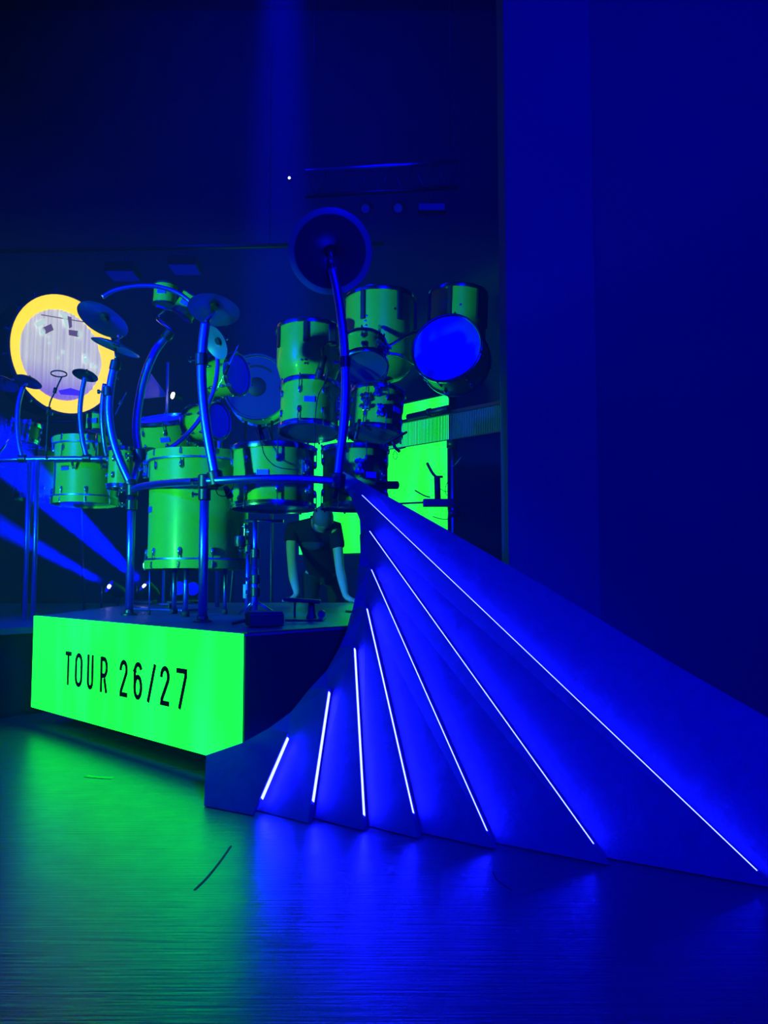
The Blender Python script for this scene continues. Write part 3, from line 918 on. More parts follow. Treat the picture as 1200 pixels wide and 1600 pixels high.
CY['padr'] = cymbal('pad_cymbal', 'black round pad beside the thin hoop before the pale head', (136, 577), 6.05, 20, 0.42, 14, 'cymbal_dark', nut=False)
CY['padl'] = cymbal('pad_cymbal', 'black round pad at the lower left of the yellow ring', (47, 587), 6.05, 22, 0.38, 18, 'cymbal_dark', nut=False)
cymbal('pad_cymbal', 'black round pad hidden partly behind the pad of the yellow ring', (8, 590), 6.1, 24, 0.45, 18, 'cymbal_dark', nut=False)
cymbal('bell_cymbal', 'narrow teal cymbal hanging steeply behind the middle curved arm', (347, 530), 4.9, 28, 0.55, 62, 'rim_grey')
def holder(cy, root, b, Yb, r=0.010):
    """rod and tilter from a rack arm up to just under a cymbal"""
    B = at(b[0], b[1], Yb)
    ax = cy.rotation_quaternion @ Vector((0, 0, 1))
    A = Vector(cy.location) - ax * 0.058
    wpart('cymbal_rod', tube([A, B], r, 10), M['chrome'], root)
    part('tilter', lathe([(0, -0.014), (0.012, -0.014), (0.015, 0), (0.012, 0.014), (0, 0.014)], 12), M['dark_metal'], root, A.lerp(B, 0.85) - Vector(root.location))
holder(CY['china'], rk, (519, 421), 4.44, 0.011)
holder(CY['ride'], rk, (321, 506), 4.38, 0.012)
holder(CY['splash'], rk, (182, 566), 5.12, 0.008)
holder(CY['padr'], rr, (133, 590), 6.05, 0.012)
holder(CY['padl'], rr, (36, 606), 6.05, 0.012)

# thin hoop on a slender stand before the pale head
hs = thing('hoop_stand', 'thin hoop on a slender boom stand before the pale head', 'stand', at(72, 717, 6.0))
hc = at(92, 584, 6.0)
ring = lathe([(0.052, -0.004), (0.058, -0.004), (0.058, 0.004), (0.052, 0.004)], 28, True)
part('hoop', ring, M['black'], hs, hc - Vector(hs.location), frame(cymbal_axis((92, 584), 6.0, 0.4, 0)))
wpart('boom', tube([at(97, 588, 6.0), at(86, 612, 6.0), at(76, 640, 6.0), at(72, 717, 6.02)], 0.006, 8, 4), M['black'], hs)
wpart('boom_clamp', tube([at(87, 606, 6.0), at(85, 614, 6.0)], 0.014, 8), M['black'], hs)
wpart('boom_clamp', tube([at(77, 636, 6.0), at(74, 648, 6.0)], 0.016, 8), M['black'], hs)

# ------------------------------------------------------------------ stands for the drums
def stand_pole(root, x, y_top, Y, r, z0=RZ, segs=((1.0, 0.55),)):
    p = at(x, y_top, Y)
    hgt = p.z - z0
    wpart('lower_pole', tube([Vector((p.x, p.y, z0 + 0.01)), Vector((p.x, p.y, z0 + hgt * 0.5))], r, 14), M['tube'], root)
    wpart('upper_pole', tube([Vector((p.x, p.y, z0 + hgt * 0.5)), p], r * 0.75, 14), M['tube'], root)
    return p
ts = thing('tom_stand', 'chrome pole stand with taped foot under the tom by the big floor tom', 'stand', Vector((at(396, 800, 4.72).x, 4.72, RZ)))
tsp = stand_pole(ts, 399, 811, 4.72, 0.020)
wpart('side_pole', tube([at(388, 858, 4.78), Vector((at(386, 900, 4.78).x, 4.78, RZ + 0.01))], 0.013, 10), M['tube'], ts)
for y in (865, 905, 925):
    clamp(ts, at(399, y, 4.72), (0, 0, 1), s=0.75)
clamp(ts, at(388, 858, 4.76), (0, 0, 1), s=0.8)
wpart('arm', tube([at(388, 858, 4.77), at(380, 852, 4.78), at(372, 845, 4.80)], 0.014, 10), M['chrome'], ts)
part('clamp_block', lathe([(0, -0.03), (0.03, -0.03), (0.035, 0), (0.03, 0.03), (0, 0.03)], 14), M['dark_metal'], ts, at(375, 846, 4.74) - Vector(ts.location))
tpp = at(384, 924, 4.775)
wpart('tape_wrap', tube([tpp + Vector((0, 0, 0.04)), tpp - Vector((0, 0, 0.04))], 0.0155, 12), M['tape'], ts)
for a in (20, 140, 260):
    d = Vector((math.cos(math.radians(a)), math.sin(math.radians(a)), 0))
    b0 = Vector((tsp.x, tsp.y, RZ))
    wpart('tripod_leg', tube([b0 + Vector((0, 0, 0.10)), b0 + d * 0.13 + Vector((0, 0, 0.02))], 0.008, 8), M['chrome'], ts)
wpart('cradle', tube([tsp + Vector((-0.06, 0, -0.012)), tsp + Vector((0.16, 0, -0.012))], 0.010, 8), M['chrome'], ts)

# legs of the huge floor tom
root = D1[0]
base = D1[1]
def d1leg(x, Y, r, ytop=884):
    p = at(x, ytop, Y)
    q = root.rotation_quaternion.inverted()
    a = q @ (Vector((p.x, p.y, p.z)) - Vector(root.location)); a.z = 0.02
    top_w = Vector(root.location) + root.rotation_quaternion @ a
    bt = Vector((p.x, p.y, RZ + 0.002))
    part('leg', tube([q @ (top_w - Vector(root.location)), q @ (bt - Vector(root.location))], r, 12), M['tube'], root)
    part('leg_foot', tube([q @ (bt + Vector((0, 0, 0.03)) - Vector(root.location)), q @ (bt - Vector(root.location))], r * 1.5, 12), M['rubber'], root)
d1leg(273, 5.22, 0.016); d1leg(291, 4.88, 0.016); d1leg(352, 5.20, 0.012); d1leg(234.5, 5.05, 0.005)

tt = thing('tom_tree', 'thick pole with side arms carrying the rear concert toms', 'stand', Vector((at(592, 600, 5.5).x, 5.5, RZ)))
tp_ = at(592, 545, 5.5)
wpart('pole', tube([Vector((tp_.x, tp_.y, RZ + 0.003)), tp_], 0.024, 14), M['tube'], tt)
wpart('spare_mount', tube([at(592, 758, 5.5), at(606, 758, 5.35), at(621, 758, 5.3)], 0.026, 12, 3), M['rubber'], tt)
part('pole_base', lathe([(0, 0.003), (0.22, 0.003), (0.22, 0.012), (0.05, 0.02), (0.03, 0.05), (0, 0.05)], 28), M['dark_metal'], tt)
for dd, zoff in ((D7, 0.45), (D8, 0.5), (D9, 0.5), (D10, 0.5), (D4, 0.5), (D5, 0.5), (D6, 0.5)):
    rt, c, r, h, ax = dd
    d = Vector((tp_.x, tp_.y, c.z)) - c
    d = d - ax * d.dot(ax)
    e = c + d.normalized() * (r + 0.022)
    zz = min(max(c.z - 0.05, RZ + 0.2), tp_.z - 0.02)
    s0 = Vector((tp_.x, tp_.y, zz))
    wpart('arm', tube([s0, s0.lerp(e, 0.5) + Vector((0, 0, 0.03)), e], 0.012, 10), M['chrome'], tt)
    clamp(tt, s0, (0, 0, 1), s=0.9)
# a second tree carries the small toms behind the middle arm
t2 = thing('tom_tree', 'slim pole with side arms carrying the sideways toms', 'stand', Vector((at(345, 650, 6.2).x, 6.2, RZ)))
p2 = at(345, 562, 6.2)
wpart('pole', tube([Vector((p2.x, p2.y, RZ + 0.003)), p2], 0.018, 12), M['tube'], t2)
for dd in (D13, D14, D15):
    rt, c, r, h, ax = dd
    d = Vector((p2.x, p2.y, c.z)) - c
    d = d - ax * d.dot(ax)
    e = c + d.normalized() * (r + 0.020)
    s0 = Vector((p2.x, p2.y, min(c.z, p2.z - 0.02)))
    wpart('arm', tube([s0, e], 0.011, 10), M['chrome'], t2)
    clamp(t2, s0, (0, 0, 1), s=0.8)
# rear drums hang on the rear rack
wpart('tom_arm', tube([at(151, 716, 6.05), at(151, 692, 6.01), at(151, 678, 6.10)], 0.010, 8), M['chrome'], rr)
for dd in (D16, D17, D18, D19):
    rt, c, r, h, ax = dd
    q = Vector((min(c.x, at(163, 717, 6.05).x), 6.05, at(60, 717, 6.05).z))
    d = Vector((q.x - c.x, q.y - c.y, 0)).normalized()
    e = Vector((c.x, c.y, c.z)) + d * (r + 0.022)
    wpart('tom_arm', tube([q, e], 0.010, 8), M['chrome'], rr)
bs = thing('drum_cradle', 'low dark stand carrying the bass drum with the port hole', 'stand', Vector((BD[1].x, BD[1].y + 0.1, RZ)))
for sx in (-1, 1):
    a = BD[1] + Vector((sx * 0.12, 0.05, -BD[2] * 0.95))
    wpart('leg', tube([a, Vector((a.x + sx * 0.08, min(a.y, 7.15), 0.01 + (RZ if a.y < 7.2 else 0)))], 0.014, 8), M['dark_metal'], bs)

# ------------------------------------------------------------------ microphones and cables
def mic(label, a, b, Y, r=0.016, clip=None, grp=None):
    A, B = at(a[0], a[1], Y), at(b[0], b[1], Y)
    root = thing('microphone', label, 'microphone', B, group=grp)
    d = A - B
    wpart('body', tube([B, B + d * 0.62], [r * 0.8, r], 12), M['black'], root)
    wpart('grille', tube([B + d * 0.62, B + d * 0.9, A], [r * 1.12, r * 1.0], 12), M['dark_metal'], root)
    if clip:
        wpart('clip', tube([B + d * 0.3] + [at(*c_) for c_ in clip], 0.007, 8, 4), M['black'], root)
    return root
mic_a = mic('black microphone pointing down in front of the lowest concert tom', (497, 592), (507, 556), 4.86, 0.022, [(512, 575, 4.85), (508, 600, 4.85)])
mic_b = mic('small microphone clipped on the rim of the pole stand tom', (411, 690), (405, 664), 4.62, 0.013, [(418, 668, 4.58), (424, 688, 4.52)])
mic('small microphone clamped under the crowded shaded tom', (555, 687), (562, 655), 4.98, 0.012, [(572, 668, 4.98), (580, 672, 5.0)])
mic('short microphone hanging below the rail beside the huge floor tom', (360, 778), (352, 760), 4.47, 0.018)
mk = thing('mic_clamp', 'black spring clamp with a wire loop at the edge of the shaded tom', 'clamp', at(606, 692, 4.95))
wpart('jaw', tube([at(594, 698, 4.95), at(614, 686, 4.95), at(636, 675, 4.97)], [0.020, 0.006], 10), M['black'], mk)
wpart('lever', tube([at(613, 690, 4.95), at(618, 700, 4.95), at(625, 706, 4.95)], 0.009, 8), M['black'], mk)
wpart('wire_loop', tube([at(617, 704, 4.95), at(621, 711, 4.95), at(618, 718, 4.95), at(614, 712, 4.95), at(617, 704, 4.95)], 0.002, 6), M['black'], mk)
wpart('spring_arm', tube([at(622, 702, 4.95), at(634, 699, 4.95)], 0.004, 6), M['black'], mk)
_b = box(0.05, 0.04, 0.14, 0.008); _b.transform(Matrix.Translation(at(520, 535, 5.1) + Vector((0, 0, 0.05))))
wpart('mount_block', _b, M['black'], mic_a)
wpart('mount_arm', tube([at(520, 535, 5.1), at(510, 536, 5.0), at(504, 545, 4.9), at(505, 558, 4.86)], 0.009, 8), M['black'], mic_a)
def cable(root, pts, r=0.0028):
    wpart('cable', tube([at(*p) for p in pts], r, 6, 5), M['black'], root)
cable(mic_a, [(507, 560, 4.86), (513, 580, 4.84), (506, 600, 4.84), (497, 620, 4.90), (493, 650, 4.90), (492, 690, 4.90), (490, 712, 4.93)])
cable(mic_b, [(405, 666, 4.62), (400, 676, 4.55), (408, 692, 4.44), (414, 712, 4.42), (430, 728, 4.42), (450, 733, 4.42), (468, 734, 4.42)])
cable(rk, [(527, 765, 4.50), (540, 772, 4.56), (555, 775, 4.60), (570, 782, 4.64)], 0.004)
cable(rk, [(336, 757, 4.38), (340, 772, 4.40), (352, 775, 4.42), (362, 765, 4.42), (366, 757, 4.36)], 0.003)

# ------------------------------------------------------------------ small things on the riser
bx = thing('foot_box', 'black pedal box on the riser edge behind the green panel corner', 'box', Vector((at(412, 980, 3.95).x, 3.97, RZ)))
part('case', box(0.165, 0.13, 0.062, 0.006, (0, 0, 0.036)), M['black'], bx, rot=Quaternion((0, 0, 1), math.radians(18)))
part('lid', box(0.155, 0.12, 0.008, 0.002, (0, 0, 0.071)), M['dark_metal'], bx, rot=Quaternion((0, 0, 1), math.radians(18)))
part('plug', tube([Vector((-0.16, 0.06, 0.012)), Vector((-0.085, 0.03, 0.03))], 0.008, 8), M['black'], bx)
fpd = thing('foot_pedal', 'dark foot pedal with a round post before the crouching person', 'pedal', Vector((at(478, 965, 4.55).x, 4.55, RZ + 0.002)))
part('base_plate', box(0.20, 0.26, 0.008, 0.002, (0, 0, 0.004)), M['dark_metal'], fpd)
part('post', lathe([(0, 0.0), (0.030, 0.0), (0.020, 0.03), (0.016, 0.085), (0, 0.085)], 14), M['black'], fpd, (0.03, 0, 0.008))
part('footboard', box(0.20, 0.10, 0.020, 0.006), M['black'], fpd, (-0.02, 0, 0.104), Quaternion((0, 1, 0), math.radians(4)))
part('frame_loop', tube([Vector((-0.06, 0, 0.01)), Vector((-0.062, 0, 0.05)), Vector((-0.06, 0, 0.094))], 0.006, 8), M['black'], fpd)
part('wheel', lathe([(0, -0.012), (0.022, -0.012), (0.022, 0.012), (0, 0.012)], 14), M['chrome'], fpd, (0.085, 0, 0.03), Quaternion((1, 0, 0), PI / 2))
pb = thing('pedal_board', 'flat blue-lit pedal plate between the two rack posts', 'pedal', Vector((at(255, 955, 5.6).x, 5.72, RZ + 0.002)))
part('plate', box(0.50, 0.26, 0.016, 0.004, (0, 0, 0.008)), M['tube'], pb, rot=Quaternion((0, 0, 1), math.radians(-30)))
part('footboard', box(0.09, 0.24, 0.012, 0.003, (0.08, 0, 0.045)), M['tube'], pb, rot=Quaternion((0, 0, 1), math.radians(-30)))
part('hinge', box(0.05, 0.03, 0.04, 0.004, (0.08, -0.08, 0.026)), M['black'], pb, rot=Quaternion((0, 0, 1), math.radians(-30)))

# ================================================================== back screen, slat band, side stand
SR = at(700, 860, 8.0); sd = Vector((-0.672, 0.741, 0)); sn = Vector((-0.741, -0.672, 0))
S_len = 2.40
z_b, z_t = SR.z, at(700, 617, 8.0).z
sb = thing('led_wall', 'glowing green video wall standing behind the drums', 'screen', (SR.x, SR.y, 0))
a0 = Vector((SR.x, SR.y, 0)); a1 = a0 + sd * S_len
def quad_prism(a, b, d0, d1, z0, z1):
    return prism([a + sn * d0, b + sn * d0, b + sn * d1, a + sn * d1], z0, z1)
wpart('screen_face', quad_prism(a0, a1, 0, -0.02, z_b, z_t), M['screen'], sb, 'glowing green screen face')
wpart('housing', quad_prism(a0 - sd * 0.01, a1 + sd * 0.01, -0.022, -0.12, z_b - 0.02, z_t + 0.02), M['riser'], sb)
for t in (0.15, 1.2, 2.25):
    wpart('leg', quad_prism(a0 + sd * (t - 0.03), a0 + sd * (t + 0.03), -0.03, -0.10, 0, z_b - 0.02), M['dark_metal'], sb)
# band of thin upright slats in front of the screen
sl = thing('slat_band', 'band of thin upright slats crossing before the green video wall', 'slat band', (SR.x, SR.y - 0.2, 0))
c0 = a0 + sn * 0.14 + sd * 1.05; c1 = a0 + sn * 0.14 - sd * 1.6
zt = on_plane(700, 648, a0 + sn * 0.14, sn).z; zb = on_plane(700, 687, a0 + sn * 0.14, sn).z
vs, fs = [], []
L = (c1 - c0).length; n = int(L / 0.021)
for i in range(n):
    p = c0.lerp(c1, i / n)
    k = len(vs)
    for z in (zb, zt):
        for (du, dv) in ((0, 0), (0.011, 0), (0.011, 0.003), (0, 0.003)):
            q = p - sd * du + sn * dv
            vs.append((q.x, q.y, z))
    fs += [(k, k + 1, k + 5, k + 4), (k + 1, k + 2, k + 6, k + 5), (k + 2, k + 3, k + 7, k + 6), (k + 3, k, k + 4, k + 7), (k + 3, k + 2, k + 1, k), (k + 4, k + 5, k + 6, k + 7)]
so = wpart('slats', mesh('slats', vs, fs), M['slat'], sl); so['kind'] = 'stuff'
wpart('top_rail', prism([c0 - sn * 0.01, c1 - sn * 0.01, c1 + sn * 0.03, c0 + sn * 0.03], zt, zt + 0.03), M['dark_metal'], sl)
wpart('bottom_rail', prism([c0 + sn * 0.0, c1 + sn * 0.0, c1 + sn * 0.012, c0 + sn * 0.012], zb - 0.008, zb), M['dark_metal'], sl)
bar0 = on_plane(638, 652, a0 + sn * 0.2, sn); bar1 = on_plane(702, 638, a0 + sn * 0.2, sn)
wpart('dark_bar', tube([bar0, bar1], 0.035, 8), M['dark_metal'], sl)
wpart('bar_collar', tube([bar0.lerp(bar1, 0.5), bar0.lerp(bar1, 0.56)], 0.045, 8), M['dark_metal'], sl)
for t in (0.02, 0.98):
    p = c0.lerp(c1, t)
    wpart('upright', tube([Vector((p.x, p.y, 0)) - sn * 0.02, Vector((p.x, p.y, zt)) - sn * 0.02], 0.02, 8), M['dark_metal'], sl)

ms = thing('side_stand', 'teal-lit pole stand with an arm and a bent microphone by the video wall', 'stand', Vector((at(706, 800, 6.9).x, 6.9, RZ)))
mp_ = at(707, 688, 6.9)
wpart('pole', tube([Vector((mp_.x, 6.9, RZ + 0.003)), mp_], 0.016, 12), M['tube'], ms)
wpart('rear_pole', tube([Vector((mp_.x - 0.03, 6.95, RZ + 0.003)), at(701, 700, 6.95)], 0.012, 10), M['black'], ms)
wpart('pole_base', prism([(mp_.x + 0.15 * math.cos(a * PI / 8), 6.9 + 0.15 * math.sin(a * PI / 8)) for a in range(16)], RZ + 0.002, RZ + 0.012), M['dark_metal'], ms)
wpart('top_clamp', tube([at(698, 694, 6.88), at(714, 694, 6.88)], 0.035, 10), M['dark_metal'], ms)
part('tray', box(0.27, 0.10, 0.065, 0.008), M['dark_metal'], ms, at(686, 786, 6.9) - Vector(ms.location))
wpart('arm', tube([at(664, 785, 6.9), at(620, 787, 6.95), at(590, 788, 7.0)], 0.008, 8), M['black'], ms)
wpart('mic_body', tube([at(684, 780, 6.88), at(683, 746, 6.88)], 0.026, 12), M['black'], ms)
wpart('mic_neck', tube([at(683, 747, 6.88), at(675, 738, 6.88), at(667, 723, 6.88)], 0.012, 10), M['black'], ms)
wpart('mic_hinge', tube([at(679, 745, 6.87), at(692, 745, 6.87)], 0.010, 8), M['black'], ms)
wpart('feeler', tube([at(672, 777, 6.88), at(662, 774, 6.88), at(648, 766, 6.88)], 0.006, 8), M['black'], ms)
wpart('cable', tube([at(688, 764, 6.86), at(696, 768, 6.86), at(701, 766, 6.88)], 0.003, 6), M['black'], ms)
wpart('cable', tube([at(700, 752, 6.88), at(696, 762, 6.86), at(697, 772, 6.86), at(702, 774, 6.88)], 0.003, 6), M['black'], ms)
wpart('whip', tube([at(706, 730, 6.88), at(712, 725, 6.86), at(721, 714, 6.84)], 0.004, 6), M['chrome'], ms)
wpart('clamp_knob', tube([at(700, 802, 6.87), at(718, 802, 6.87)], 0.028, 10), M['dark_metal'], ms)
wpart('drop_wire', tube([at(676, 807, 6.88), at(690, 811, 6.88), at(702, 811, 6.88)], 0.004, 6), M['black'], ms)

# ================================================================== lamps
def floor_lamp(label, px, Y, target, z0, lens='white_lens', beam=None):
    p = at(px[0], px[1], Y)
    d = (Vector(target) - p).normalized()
    root = thing('floor_lamp', label, 'stage lamp', (p.x, p.y, z0))
    q = d.to_track_quat('Z', 'Y')
    loc = p - Vector(root.location)
    part('can', lathe([(0, -0.14), (0.045, -0.14), (0.058, -0.10), (0.062, 0.0), (0.058, 0.0), (0.05, -0.02), (0, -0.02)], 24), M['black'], root, loc, q)
    part('lens', lathe([(0, -0.012), (0.056, -0.012), (0.056, -0.006), (0, -0.004)], 24), M['blue_lens'], root, loc, q)
    if lens == 'white_lens':
        part('lamp_core', lathe([(0, -0.004), (0.018, -0.004), (0.014, 0.006), (0, 0.009)], 16), M['white_lens'], root, loc, q)
    hgt = p.z - z0
    for s in (-1, 1):
        part('yoke_arm', tube([Vector((s * 0.07, 0.04, 0.02)), Vector((s * 0.072, 0.03, hgt))], 0.007, 8), M['dark_metal'], root)
    part('base', box(0.17, 0.14, 0.03, 0.006, (0, 0.03, 0.016)), M['black'], root)
    if beam:
        spot('beam_lamp', p + d * 0.03, target, BLUE, beam[0], beam[1], 0.5, 0.03).parent = None
    return root
floor_lamp('bright floor lamp sending the wide blue beam behind the left rack post', (225, 915), 6.9, at(0, 702, 6.3), RZ, beam=(700000, 13))
floor_lamp('smaller floor lamp sending the narrow blue beam', (170, 916), 7.05, at(0, 822, 6.5), 0.56, beam=(170000, 9))
floor_lamp('dim blue floor lamp seen between the legs of the huge floor tom', (279, 919), 6.8, at(279, 880, 3), RZ, lens=None)
floor_lamp('dim blue floor lamp seen under the huge floor tom beside its leg', (301, 920), 7.06, at(310, 880, 3), RZ, lens=None)

tr = thing('lighting_pipe', 'dim horizontal lighting pipe hanging high behind the drums', 'lighting pipe', (-1.5, 8.5, 4.3))
wpart('pipe', tube([(-5.0, 8.5, 4.25), (0.0, 8.5, 4.35)], 0.025, 10), M['dark_metal'], tr)
for x in (-4.4, -1.2):
    wpart('hanger', tube([(x, 8.5, 4.3), (x, 8.5, 8.9)], 0.003, 6), M['dark_metal'], tr)
for (x, y, lab) in ((192, 432, 'dim flat lamp box hanging above the yellow ring drum'), (289, 422, 'dim flat lamp box hanging above the arched tube')):
    p = at(x, y, 8.4)
    lr = thing('hanging_lamp', lab, 'stage lamp', p)
    part('housing', box(0.30, 0.30, 0.10, 0.01, (0, 0, 0.06)), M['black'], lr)
    part('lens', box(0.27, 0.27, 0.012, 0.002, (0, 0, 0.003)), M['dim_lens'], lr)
    wpart('yoke', tube([p + Vector((0, 0.05, 0.1)), Vector((p.x, 8.5, 4.31 + p.x * 0.02))], 0.012, 8), M['dark_metal'], lr)
t3 = thing('lighting_truss', 'faint lighting truss high behind the large round cymbal', 'lighting truss', (0.1, 9.2, 5.3))
A0, A1 = at(478, 268, 9.4), at(716, 252, 9.0)
wpart('chord', tube([A0, A1], 0.025, 10), M['tube'], t3); wpart('chord', tube([A0 - Vector((0, 0, 0.3)), A1 - Vector((0, 0, 0.3))], 0.025, 10), M['dark_metal'], t3)
for k in range(7):
    f0, f1 = k / 7, (k + 0.5) / 7
    wpart('brace', tube([A0.lerp(A1, f0), A0.lerp(A1, f1) - Vector((0, 0, 0.3)), A0.lerp(A1, (k + 1) / 7)], 0.010, 6, 1), M['dark_metal'], t3)
for f0 in (0.05, 0.95):
    p = A0.lerp(A1, f0)
    wpart('hanger', tube([p, Vector((p.x, p.y, 8.9))], 0.003, 6), M['dark_metal'], t3)
p = at(675, 323, 9.05)
lr = thing('bar_lamp', 'dim blue bar lamp hanging from the faint truss', 'stage lamp', p)
part('housing', box(0.32, 0.10, 0.10, 0.01, (0, 0.06, 0)), M['black'], lr)
part('lens', box(0.29, 0.012, 0.075, 0.002), M['dim_lens'], lr)
wpart('yoke', tube([p + Vector((0, 0.06, 0.04)), A0.lerp(A1, 0.83) - Vector((0, 0, 0.345))], 0.012, 8), M['dark_metal'], lr)
for (x, y, lab) in ((571, 326, 'faint round lamp on the truss right of the large cymbal'), (622, 325, 'faint round lamp on the truss beside the bar lamp')):
    p = at(x, y, 9.1)
    lr = thing('round_lamp', lab, 'stage lamp', p)
    part('can', lathe([(0, -0.16), (0.05, -0.16), (0.07, -0.05), (0.07, 0.0), (0, 0.0)], 18), M['black'], lr, rot=frame(Vector((-0.2, -0.8, -0.5))))
    part('lens', lathe([(0, 0.001), (0.05, 0.001), (0.05, 0.006), (0, 0.008)], 18), M['dim_lens'], lr, rot=frame(Vector((-0.2, -0.8, -0.5))))
    wpart('yoke', tube([p + Vector((0, 0.06, 0.05)), A0.lerp(A1, (x - 478) / 238) - Vector((0, 0, 0.345))], 0.010, 8), M['dark_metal'], lr)
p = at(452, 278, 9.6)
lr = thing('pin_lamp', 'tiny white pin lamp high on the dark back wall', 'stage lamp', (p.x, 11.4, p.z))
p = at(452, 278, 11.38)
lr.location = p
part('body', lathe([(0, -0.06), (0.03, -0.06), (0.03, 0.0), (0, 0.0)], 12), M['black'], lr, rot=frame(Vector((0, -1, -0.1))))
part('bulb', lathe([(0, 0.0), (0.016, 0.0), (0.012, 0.01), (0, 0.014)], 12), M['bulb'] if 'bulb' in M else M['white_lens'], lr, rot=frame(Vector((0, -1, -0.1))))

# ================================================================== the person bending over the riser's back edge
def skin_body(name, pts, edges, root_i, m, parent, sub=2):
    bm = bmesh.new()
    lay = bm.verts.layers.skin.verify()
    vs_ = []
    for i, (p, r_) in enumerate(pts):
        v = bm.verts.new(p)
        rx, ry = r_ if isinstance(r_, tuple) else (r_, r_)
        v[lay].radius = (rx, ry)
        v[lay].use_root = (i == root_i)
        vs_.append(v)
    for a, b in edges:
        bm.edges.new((vs_[a], vs_[b]))
    me = bpy.data.meshes.new(name)
    bm.to_mesh(me); bm.free()
    o = part(name, me, m, parent)
    sk = o.modifiers.new('skin', 'SKIN'); sk.use_smooth_shade = True
    ss = o.modifiers.new('sub', 'SUBSURF'); ss.levels = sub; ss.render_levels = sub
    return o
per = thing('person', 'person in a dark t-shirt bending over with both hands on the riser', 'person', (-0.55, 7.75, 0))
PB = Vector(per.location)
def pa(x, y, Y): return at(x, y, Y) - PB
def V(x, y, z): return Vector((x, y, z)) - PB
pel = V(-0.57, 7.80, 0.93)
chest = pa(492, 838, 7.42); upper = pa(492, 822, 7.30); neck = pa(500, 818, 7.22); head0 = pa(504, 812, 7.14); crown = pa(505, 806, 7.06)
shl, shr = pa(458, 826, 7.30), pa(524, 826, 7.30)
ell, elr = pa(456, 878, 7.24), pa(531, 890, 7.24)
wrl, wrr = pa(464, 928, 7.14), pa(541, 934, 7.12)
pts = [(pel, (0.12, 0.10)), (pel.lerp(chest, 0.5), (0.10, 0.09)), (chest, (0.115, 0.095)), (upper, (0.08, 0.07)), (neck, 0.055), (head0, (0.075, 0.085)), (crown, (0.07, 0.08)),
       (shl, 0.062), (pa(455, 852, 7.28), 0.050), (ell, 0.043), (pa(458, 902, 7.19), 0.043), (wrl, 0.028),
       (shr, 0.062), (pa(528, 858, 7.28), 0.050), (elr, 0.043), (pa(535, 908, 7.18), 0.043), (wrr, 0.028),
       (V(-0.69, 7.82, 0.85), 0.09), (V(-0.70, 7.76, 0.50), 0.062), (V(-0.70, 7.84, 0.09), 0.042), (V(-0.70, 7.72, 0.04), 0.035),
       (V(-0.45, 7.82, 0.85), 0.09), (V(-0.43, 7.76, 0.50), 0.062), (V(-0.43, 7.84, 0.09), 0.042), (V(-0.43, 7.72, 0.04), 0.035)]
edges = [(0, 1), (1, 2), (2, 3), (3, 4), (4, 5), (5, 6), (3, 7), (7, 8), (8, 9), (9, 10), (10, 11), (3, 12), (12, 13), (13, 14), (14, 15), (15, 16),
         (0, 17), (17, 18), (18, 19), (19, 20), (0, 21), (21, 22), (22, 23), (23, 24)]
# hands: palm plus five fingers each, resting on the deck
def hand(wr, palm_dir, spread, up, fist=False):
    pi = len(pts) - 0
    pd = Vector(palm_dir).normalized(); sp_ = Vector(spread).normalized()
    w_index = [i for i, (p, r_) in enumerate(pts) if p is wr][0]
    pc = wr + pd * 0.045; pc.z = RZ + 0.028 - PB.z
    pts.append((pc, (0.030, 0.020))); edges.append((w_index, len(pts) - 1)); pci = len(pts) - 1
    for j, (o_, ln) in enumerate(((-0.030, 0.060), (-0.010, 0.072), (0.011, 0.068), (0.030, 0.052))):
        k1 = pc + pd * 0.042 + sp_ * o_; k1.z = RZ + 0.024 - PB.z
        k2 = k1 + pd * ln * (0.35 if fist else 0.55) + sp_ * o_ * 0.25; k2.z = RZ + (0.030 if fist else 0.016) - PB.z
        k3 = k1 + pd * ln * (0.45 if fist else 1.0) + sp_ * o_ * 0.4; k3.z = RZ + 0.0095 - PB.z
        i0 = len(pts)
        pts.extend([(k1, 0.0105), (k2, 0.009), (k3, 0.0075)])
        edges.extend([(pci, i0), (i0, i0 + 1), (i0 + 1, i0 + 2)])
    t1 = pc + sp_ * -0.042 + pd * 0.0; t2 = t1 + sp_ * -0.022 + pd * 0.035
    t1.z = RZ + 0.022 - PB.z; t2.z = RZ + 0.012 - PB.z
    i0 = len(pts)
    pts.extend([(t1, 0.012), (t2, 0.0095)]); edges.extend([(pci, i0), (i0, i0 + 1)])
hand(wrl, (-0.85, -0.5, 0), (0.5, -0.85, 0), 1, True)
hand(wrr, (0.80, -0.6, 0), (-0.6, -0.8, 0), 1, False)
